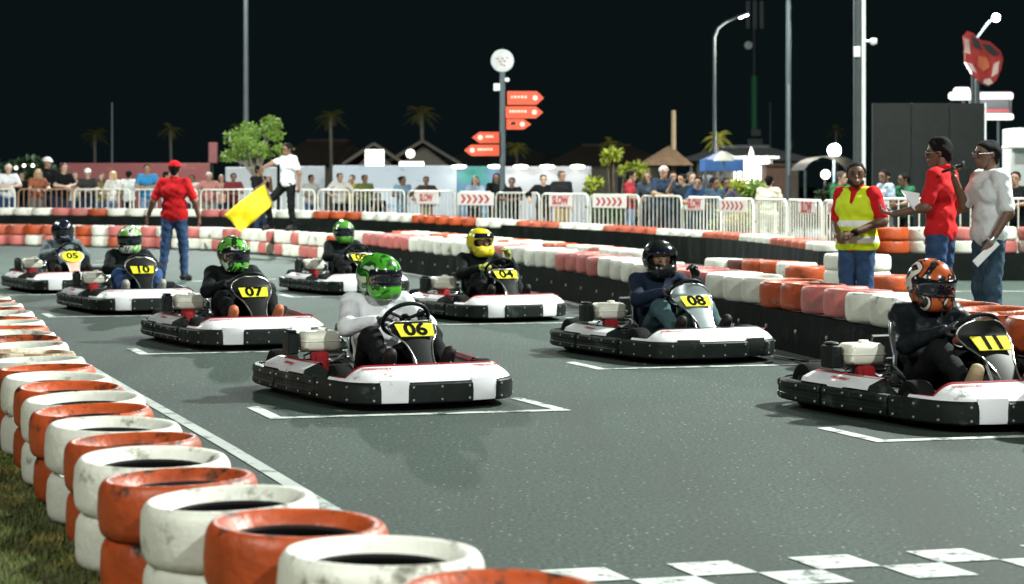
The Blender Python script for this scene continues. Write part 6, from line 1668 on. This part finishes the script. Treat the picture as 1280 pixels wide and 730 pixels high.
def lit_sign(px0, px1, y0, y1, D, label, rnd=False, m=LAMP_W):
    a, b_ = GX(px0, D), GX(px1, D); zt, zb = GZ(y0, D), GZ(y1, D); cx = (a + b_) / 2
    rt = empty('lit_sign', (cx, D, 0))
    MB().tube([(0, 0.15, 0), (0, 0.15, zb + 0.1)], 0.05, 8).build('post', POLE_D, rt)
    if rnd: MB().lathe([(0, -0.06), ((b_ - a) / 2, -0.06), ((b_ - a) / 2, 0.06), (0, 0.06)], 24, 'y', (0, 0, (zt + zb) / 2), False).build('sign_face', m, rt)
    else: MB().rbox((0, 0, (zt + zb) / 2), (zt * 0 + b_ - a, 0.12, zt - zb), 0.03).build('sign_face', m, rt)
    tag(rt, label, 'sign')
lit_sign(456.5, 480, 187, 208, 70, 'square white lit sign above the blue-print banner')
lit_sign(507.5, 518.5, 185, 199, 70, 'round white lit sign above the banner', True)
lit_sign(499, 530, 202, 210, 69, 'low wide white lit sign under the round one')

# ---- right-hand side: kiosk, canopy, tent, hut
rt = empty('lit_kiosk', (GX(940, 60), 60, 0))
kw = 44 / FOC * 60
MB().rbox((0, 1.0, GZ(198, 60) / 2), (kw + .2, 1.8, GZ(198, 60)), 0.05).build('wall', WALLM, rt)
MB().box((0, 0.05, GZ(214, 60)), (kw, 0.06, 30 / FOC * 60)).build('lit_front', mat('kiosk_front_lit', (1.0, 0.96, 0.88, 1), emit=3.0), rt)
MB().rbox((0, 0.4, GZ(197, 60)), (kw + .5, 1.6, 0.08), 0.02).build('roof', POLE_W, rt)
MB().lathe([(0.0, 0.35), (0.06, 0.2), (0.09, 0.0)], 10, 'z', (0.0, 0.2, GZ(197, 60)), False).build('finial', POLE_W, rt)
tag(rt, 'brightly lit white kiosk behind the shrubs', 'kiosk')
rt = empty('canopy_tent', (GX(903, 52), 52, 0))
tz = GZ(214, 52); tt = GZ(195, 52); hw = 24 / FOC * 52
MB().add([(-hw, -0.5, tz), (hw, -0.5, tz), (hw, 1.0, tz), (-hw, 1.0, tz), (-hw, -0.5, tt - .1), (hw, -0.5, tt - .1), (hw, 1, tt - .1), (-hw, 1, tt - .1), (0, .25, tt + .15)],
         [(0, 1, 5, 4), (1, 2, 6, 5), (2, 3, 7, 6), (3, 0, 4, 7), (4, 5, 8), (5, 6, 8), (6, 7, 8), (7, 4, 8)]).build('canopy', mat('tent_blue', (0.03, 0.12, 0.34, 1), 0.6, var=0.2), rt)
for sx in (-1, 1):
    for y_ in (-0.45, 0.95): MB().tube([(sx * (hw - .03), y_, 0), (sx * (hw - .03), y_, tz)], 0.025, 6).build('leg', GALV, rt)
tag(rt, 'blue canopy tent behind the dark-clothed spectators', 'tent')
rt = empty('market_umbrella', (GX(905, 50), 50, 0))
uz = GZ(201, 50)
MB().lathe([(0, 0.24), (0.12, 0.20), (0.26, 0.05), (0.28, 0.0), (0.25, 0.02)], 8, 'z', (0, 0, uz), False).build('canopy', mat('umbrella_white', (0.72, 0.70, 0.58, 1), 0.7), rt)
MB().tube([(0, 0, 0), (0, 0, uz + .24)], 0.02, 6).build('pole', GALV, rt)
tag(rt, 'white umbrella above the blue tent', 'umbrella')
rt = empty('thatched_hut', (GX(830, 62), 62, 0))
hz, ha, hw = GZ(207, 62), GZ(181, 62), 34 / FOC * 62
MB().add([(-hw, -1, hz), (hw, -1, hz), (hw, 1.5, hz), (-hw, 1.5, hz), (0.2, 0.2, ha)], [(0, 1, 4), (1, 2, 4), (2, 3, 4), (3, 0, 4), (0, 3, 2, 1)]).build('roof', mat('thatch_tan', (0.075, 0.047, 0.025, 1), 0.9, var=0.35, scale=6), rt)
for sx in (-1, 1): MB().tube([(sx * hw * .9, -.9, 0), (sx * hw * .9, -.9, hz)], 0.05, 8).build('post', POLE_D, rt)
MB().tube([(0.3, 0.0, 0), (0.3, 0.0, GZ(138, 62))], [0.09, 0.07], 8).build('tall_post', mat('wood_pale', (0.16, 0.12, 0.07, 1), 0.8), rt, True)
tag(rt, 'tan thatched hut roof with a tall wooden post', 'hut')
rt = empty('dark_canopy', (GX(1034, 50), 50, 0))
cz = GZ(213, 50); chw = 36 / FOC * 50
MB().grid([[Vector((chw * u, y_, cz + (GZ(195, 50) - cz) * (1 - u * u) ** .7)) for u in np.linspace(-1, 1, 15)] for y_ in (-1, 0, 1.5)]).build('canopy', mat('canopy_black', (0.02, 0.022, 0.024, 1), 0.6), rt, True)
for sx in (-1, 1): MB().tube([(sx * (chw - .04), -.9, 0), (sx * (chw - .04), -.9, cz)], 0.035, 8).build('leg', POLE_D, rt)
tag(rt, 'rounded black canopy left of the vested marshal', 'canopy')
rt = empty('brown_shed', (GX(975, 58), 58, 0))
MB().box((0, 0.6, GZ(207, 58) / 2), (34 / FOC * 58, 1.2, GZ(207, 58))).build('wall', mat('shed_brown', (0.14, 0.075, 0.055, 1), 0.8, var=0.2), rt)
MB().box((0, 0.55, GZ(206, 58)), (40 / FOC * 58, 1.5, 0.06)).build('roof', ROOFS[0], rt)
tag(rt, 'small brown shed right of the lit kiosk', 'shed')
# dark video wall: three panels
D = 38.0
rt = empty('black_screen_wall', (GX(1090, D), D, 0))
SCR = mat('screen_black', (0.010, 0.013, 0.012, 1), 0.45, var=0.2, spec=0.3)
zt = GZ(129, D)
for (x0, x1) in ((1090, 1138), (1138.6, 1186), (1186.6, 1230)):
    a, b_ = GX(x0, D) - GX(1090, D), GX(x1, D) - GX(1090, D)
    MB().rbox(((a + b_) / 2, 0, zt / 2 + 0.15), (b_ - a - 0.01, 0.12, zt - 0.3), 0.01).build('screen_panel', SCR, rt)
for x in (0.1, 1.1, 2.05): MB().tube([(x, 0.35, 0), (x, 0.12, zt - .4)], 0.04, 8).build('strut', POLE_D, rt)
MB().rbox((GX(1231, D) - GX(1090, D), -0.05, zt / 2), (0.035, 0.04, zt), 0.01).build('edge_strip', POLE_W, rt)
tag(rt, 'large black panel wall behind the officials', 'screen')
# outlined sign behind it
D = 62.0
rt = empty('outlined_sign', (GX(1226, D), D, 0))
NE = mat('neon_white', (0.90, 0.88, 0.84, 1), emit=0.9); NR = mat('neon_red', (0.8, 0.10, 0.12, 1), emit=0.7)
def zz(py): return GZ(py, D)
def xx(px): return GX(px, D) - GX(1226, D)
MB().rbox((xx(1226), 0, (zz(116) + zz(124)) / 2), (xx(1266) - xx(1186), 0.12, zz(115) - zz(125)), 0.1).build('upper_bar', NE, rt)
MB().rbox((xx(1238), 0.02, (zz(122) + zz(150)) / 2), (xx(1264) - xx(1212), 0.1, zz(122) - zz(150)), 0.1).build('lower_panel', mat('sign_grey', (0.32, 0.33, 0.35, 1), 0.6), rt)
MB().rbox((xx(1247), -0.06, zz(146)), (xx(1266) - xx(1228), 0.08, zz(142) - zz(150)), 0.08).build('lower_bar', NE, rt)
MB().rbox((xx(1243), -0.06, zz(138)), (xx(1262) - xx(1226), 0.05, 0.05), 0.02).build('red_line', NR, rt)
MB().rbox((xx(1202), -0.02, zz(114)), (0.5, 0.1, 0.25), 0.1).build('bump', NE, rt)
for px in (1206, 1250): MB().tube([(xx(px), 0.15, 0), (xx(px), 0.15, zz(126))], 0.06, 8).build('post', POLE_D, rt)
tag(rt, 'white outlined lit sign above the black panel wall', 'sign')
# red and white shield-shaped sign on two posts
D = 46.0
rt = empty('red_shield_sign', (GX(1226, D), D, 0))
shp = [(1204, 45), (1209, 39), (1216, 42), (1224, 50), (1236, 52), (1250, 64), (1253, 74), (1250, 88), (1244, 101), (1236, 108), (1226, 104), (1214, 92), (1206, 78), (1206, 62)]
pts = [(GX(a, D) - GX(1226, D), GZ(b_, D)) for a, b_ in shp]
n = len(pts)
MB().add([(x, -0.08, z) for x, z in pts] + [(x, 0.08, z) for x, z in pts], [tuple(range(n)), tuple(range(2 * n - 1, n - 1, -1))] + [(i, n + i, n + (i + 1) % n, (i + 1) % n) for i in range(n)]).build('sign_face', mat('shield_red', (0.35, 0.03, 0.025, 1), 0.35, var=0.4, scale=4), rt)
def patch(name, ps, m, y_=-0.085):
    q = [(GX(a, D) - GX(1226, D), GZ(b_, D)) for a, b_ in ps]; k = len(q)
    MB().add([(x, y_ - 0.02, z) for x, z in q] + [(x, y_, z) for x, z in q], [tuple(range(k))] + [(i, k + i, k + (i + 1) % k, (i + 1) % k) for i in range(k)]).build(name, m, rt)
PW = mat('patch_pale', (0.62, 0.42, 0.38, 1), 0.5, var=0.2); PD = mat('patch_dark', (0.03, 0.035, 0.035, 1), 0.4)
patch('pale_patch', [(1204.5, 48), (1210, 50), (1212, 68), (1205.5, 66)], PW); patch('pale_patch', [(1241, 80), (1248, 76), (1246, 92), (1238, 97)], PW)
patch('pale_patch', [(1229, 99), (1236, 98), (1240, 104), (1234, 107), (1228, 104)], PW); patch('dark_patch', [(1212, 44), (1222, 51), (1226, 64), (1216, 58)], PD)
patch('dark_patch', [(1226, 55), (1236, 56), (1248, 68), (1240, 70), (1232, 64)], PD); patch('pale_patch', [(1206, 78), (1214, 80), (1220, 92), (1212, 88)], PW)
patch('orange_patch', [(1222, 70), (1232, 72), (1236, 84), (1228, 90), (1221, 82)], mat('patch_orange', (0.55, 0.13, 0.05, 1), 0.5))
for px in (1217.5, 1224): MB().tube([(GX(px, D) - GX(1226, D), 0.12, 0), (GX(px, D) - GX(1226, D), 0.12, GZ(55, D))], 0.045, 8).build('post', POLE_D, rt)
tag(rt, 'red shield-shaped sign with pale patches on two posts', 'sign')
rt = empty('white_kiosk', (GX(1282, 34), 34, 0))
MB().rbox((0.1, 0.4, GZ(160, 34) / 2), (0.62, 0.8, GZ(160, 34)), 0.03).build('wall', POLE_W, rt)
MB().rbox((-0.08, -0.12, GZ(184, 34)), (0.62, 0.5, 0.05), 0.02).build('shelf', POLE_W, rt)
tag(rt, 'white kiosk corner with a shelf at the right edge', 'kiosk')
pole(265.5, 64, 178, 'post with a dull pink box sign left of the green tree', 0.04, POLE_D)[0]
bx_ = MB().rbox((0, 0, 0), (11 / FOC * 63.8, 0.2, 26 / FOC * 63.8), 0.03).build('box_sign', mat('box_pink', (0.22, 0.07, 0.07, 1), 0.6), None, loc=at(266.5, 191, 63.8))
tag(bx_, 'dull pink upright box sign left of the green tree', 'sign')

# ---- plants
def leaf_cloud(centres, per, size, seed, squash=0.75, aspect=0.45, hang=0.0):
    rg = np.random.default_rng(seed); vs, fs = [], []
    for (c, r) in centres:
        for _ in range(per):
            d = rg.normal(size=3); d /= np.linalg.norm(d); rad = r * (0.45 + 0.55 * rg.random() ** 0.5)
            p = np.array(c) + d * rad * np.array([1, 1, squash])
            t = rg.normal(size=3) + d * 0.9 + np.array([0, 0, -hang]); t /= np.linalg.norm(t)
            u = np.cross(t, rg.normal(size=3)); u /= np.linalg.norm(u) + 1e-9
            s = size * rg.uniform(0.6, 1.25); k = len(vs); w = np.cross(t, u) * s * 0.10
            vs += [p, p + t * s * .5 + u * s * aspect * .5 + w, p + t * s, p + t * s * .5 - u * s * aspect * .5 + w]; fs.append((k, k + 1, k + 2, k + 3))
    me = bpy.data.meshes.new('foliage'); me.from_pydata([tuple(v) for v in vs], [], fs); return me
def leafmat(name, col, var=0.45):
    m = mat(name, col, 0.6, var=var, scale=2.2, spec=0.3)
    return m
LG = leafmat('leaf_bright_green', (0.20, 0.32, 0.055, 1)); LY = leafmat('leaf_yellow_green', (0.26, 0.30, 0.03, 1)); LD = leafmat('leaf_dark_green', (0.022, 0.045, 0.018, 1)); LP = leafmat('palm_frond', (0.20, 0.19, 0.055, 1)); LPY = leafmat('palm_frond_yellow', (0.28, 0.27, 0.04, 1))
BARK = mat('bark_brown', (0.10, 0.075, 0.05, 1), 0.9, var=0.3, scale=8)
BARKP = mat('bark_pale', (0.24, 0.22, 0.18, 1), 0.9, var=0.3, scale=8)
# the round green tree
D = 51.0
rt = empty('green_tree', (GX(322, D), D, 0.1))
tz = lambda py: GZ(py, D) - 0.1
tk = MB(); cen = []
tk.tube([(0, 0, 0), (0.02, 0, 0.9), (0.0, 0, tz(222))], [0.09, 0.07, 0.06], 8)
for i in range(13):
    a = i * 2.4; rr = 0.30 + 0.55 * ((i * 7) % 5) / 4
    px = 322 + 40 * math.cos(a) * rr / .85; py = 158 + 42 * ((i * 5) % 13) / 13.0 + (12 if abs(px - 322) > 32 else -6)
    e = (GX(px, D) - GX(322, D), math.sin(a) * 0.6, tz(py))
    tk.tube([(0, 0, tz(226)), (e[0] * .45, e[1] * .45, (tz(226) + e[2]) / 2 + .1), e], [0.045, 0.028, 0.012], 6)
    cen.append((e, 0.19 + 0.09 * ((i * 3) % 4) / 3))
for q in range(9):
    a = q * 2.1; cen.append((((0.35 + .1 * (q % 5)) * math.cos(a), 0.5 * math.sin(a), tz(160 + 9 * (q % 5))), 0.17 + .02 * (q % 4)))
tk.build('trunk', BARKP, rt, True)
put('crown', leaf_cloud(cen, 105, 0.11, 3, 0.65, 0.6), LG, rt)
tag(rt, 'round bright green tree behind the spectators', 'tree')

def palm_mesh(seed, nf=17, droop=1.0):
    rg = random.Random(seed); vs, fs = [], []
    for i in range(nf):
        a = i * 2.399 + rg.uniform(-.2, .2); el = rg.uniform(-0.35, 1.15); L = rg.uniform(0.8, 1.1)
        pts = []
        for t in np.linspace(0, 1, 11):
            r_ = L * t * math.cos(el * (1 - .2 * t)); z = L * t * math.sin(el) - droop * 0.62 * t * t * L
            pts.append(Vector((math.cos(a) * r_, math.sin(a) * r_, z)))
        for q in range(1, 11):
            d = (pts[q] - pts[q - 1]).normalized(); s = d.cross(Vector((0, 0, 1))); s = s.normalized() if s.length > .01 else Vector((1, 0, 0))
            ll = 0.30 * math.sin(math.pi * min(1, .12 + q / 11.5)) + 0.06
            for sg in (-1, 1):
                for o in (0.0, 0.5):
                    p = pts[q - 1].lerp(pts[q], o); tip = p + (s * sg * .8 + d * .7 + Vector((0, 0, -.35))).normalized() * ll; k = len(vs)
                    vs += [p, p + d * .035, tip]; fs.append((k, k + 1, k + 2))
    me = bpy.data.meshes.new('fronds'); me.from_pydata([tuple(v) for v in vs], [], fs); return me
PM = [palm_mesh(1), palm_mesh(5, 19), palm_mesh(9, 15, 0.8)]
def palm(px, py, D, rpx, m, label, k=0, ybase=None):
    c = at(px, py, D); s = rpx / FOC * D
    rt = empty('palm_tree', (c.x, D, 0))
    MB().tube([(0.15 * s, 0, 0), (0.05 * s, 0, c.z * .5), (0, 0, c.z)], [s * 0.13, s * 0.09, s * 0.075], 8).build('trunk', BARKP if m is not LPY else BARK, rt, True)
    cr = put('crown', PM[k % 3], m, rt, (0, 0, c.z)); cr.scale = (s, s, s); cr.rotation_euler = (0, 0, k * 1.3)
    tag(rt, label, 'palm tree')
palm(413, 146, 82, 25, LP, 'tall palm right of the flag marshal', 0)
palm(527, 141, 82, 28, LP, 'tall palm above the low lit sign', 1)
palm(213, 160, 84, 20, LP, 'dim palm above the red-capped marshal', 2)
palm(118, 168, 90, 22, LP, 'faint dim palm far left', 0)
palm(300, 160, 80, 18, LP, 'dim palm beside the green tree', 1)
palm(646, 184, 80, 20, LPY, 'low yellowish palm behind the signpost', 1)
palm(762, 177, 80, 18, LPY, 'yellowish palm behind the long dim roof', 2)
palm(896, 172, 66, 25, LPY, 'bright yellow-green palm beside the curved street lamp', 0)
palm(1045, 161, 100, 17, LP, 'pale palm above the bluish floodlight', 2)

def shrub(name, stems, D, m, size, per, label, seed, cat='shrub'):
    """stems: (px, py, radius px) foliage clumps on thin stems from the ground"""
    x0 = GX(stems[0][0], D); rt = empty(name, (x0, D, 0.03)); cs = []; tk = MB()
    for i, (px, py, rp) in enumerate(stems):
        e = (GX(px, D) - x0, 0.15 * math.sin(i * 2.3), GZ(py, D) - 0.03); cs.append((e, rp / FOC * D))
        tk.tube([(e[0] * .3, 0, 0), (e[0] * .7, e[1] * .5, e[2] * .55), e], [0.03, 0.022, 0.01], 6)
    tk.build('stems', BARK, rt, True); put('foliage', leaf_cloud(cs, per, size, seed, 0.8, 0.5), m, rt)
    tag(rt, label, cat)
shrub('young_tree', [(767, 193, 8), (760, 196, 6), (795, 211, 8), (788, 216, 6), (802, 214, 5), (742, 228, 7), (738, 236, 5), (780, 213, 5)], 44.5, LY, 0.16, 60, 'slender yellow-green young tree behind the red-topped spectator', 11, 'tree')
shrub('leafy_shrub', [(915, 235, 8), (925, 230, 7), (900, 240, 6), (935, 240, 5)], 36.8, LY, 0.12, 90, 'yellow-green shrub above the chevron board', 12)
shrub('leafy_shrub', [(945, 234, 8), (940, 240, 6), (952, 240, 6)], 36.4, LG, 0.12, 90, 'green shrub left of the person in white', 13)
shrub('flowering_shrub', [(903, 268, 8), (915, 272, 9), (925, 266, 8), (912, 284, 8), (897, 282, 7), (930, 280, 8)], 35.6, LY, 0.10, 90, 'yellow flowering shrub behind the fence', 14)
shrub('flowering_shrub', [(918, 276, 6), (928, 273, 5), (908, 276, 5)], 35.3, mat('petal_yellow', (0.45, 0.33, 0.02, 1), 0.6, var=.3), 0.09, 60, 'cluster of yellow blossom low behind the chevron board', 15)
shrub('dark_shrub', [(1040, 238, 8), (1030, 244, 7), (1050, 243, 7)], 37.0, LD, 0.12, 120, 'dark green shrub behind the vested marshal', 16)
shrub('dark_shrub', [(745, 262, 9), (755, 255, 9), (770, 268, 8), (765, 250, 7)], 43.2, leafmat('leaf_mid', (0.04, 0.09, 0.02, 1)), 0.12, 110, 'green shrub low behind the red-topped spectator', 17)
shrub('dark_hedge', [(20, 212, 12), (40, 208, 12), (60, 215, 11), (5, 222, 12), (30, 225, 13), (66, 222, 10), (-10, 212, 12)], 60.0, LD, 0.22, 260, 'dark hedge behind the spectators at the far left', 18, 'hedge')
for px, py, lb in ((20, 210, 'leftmost'), (30, 207, 'middle'), (41, 207, 'right')):
    g = MB().lathe([(0, -.05), (.04, -.03), (.05, 0), (.04, .03), (0, .05)], 10, 'z', (0, 0, 0), False).build('fairy_light', LAMP_S, None, True, loc=at(px, py, 59.0))
    tag(g, lb + ' of the small lights strung in the dark hedge', 'light')
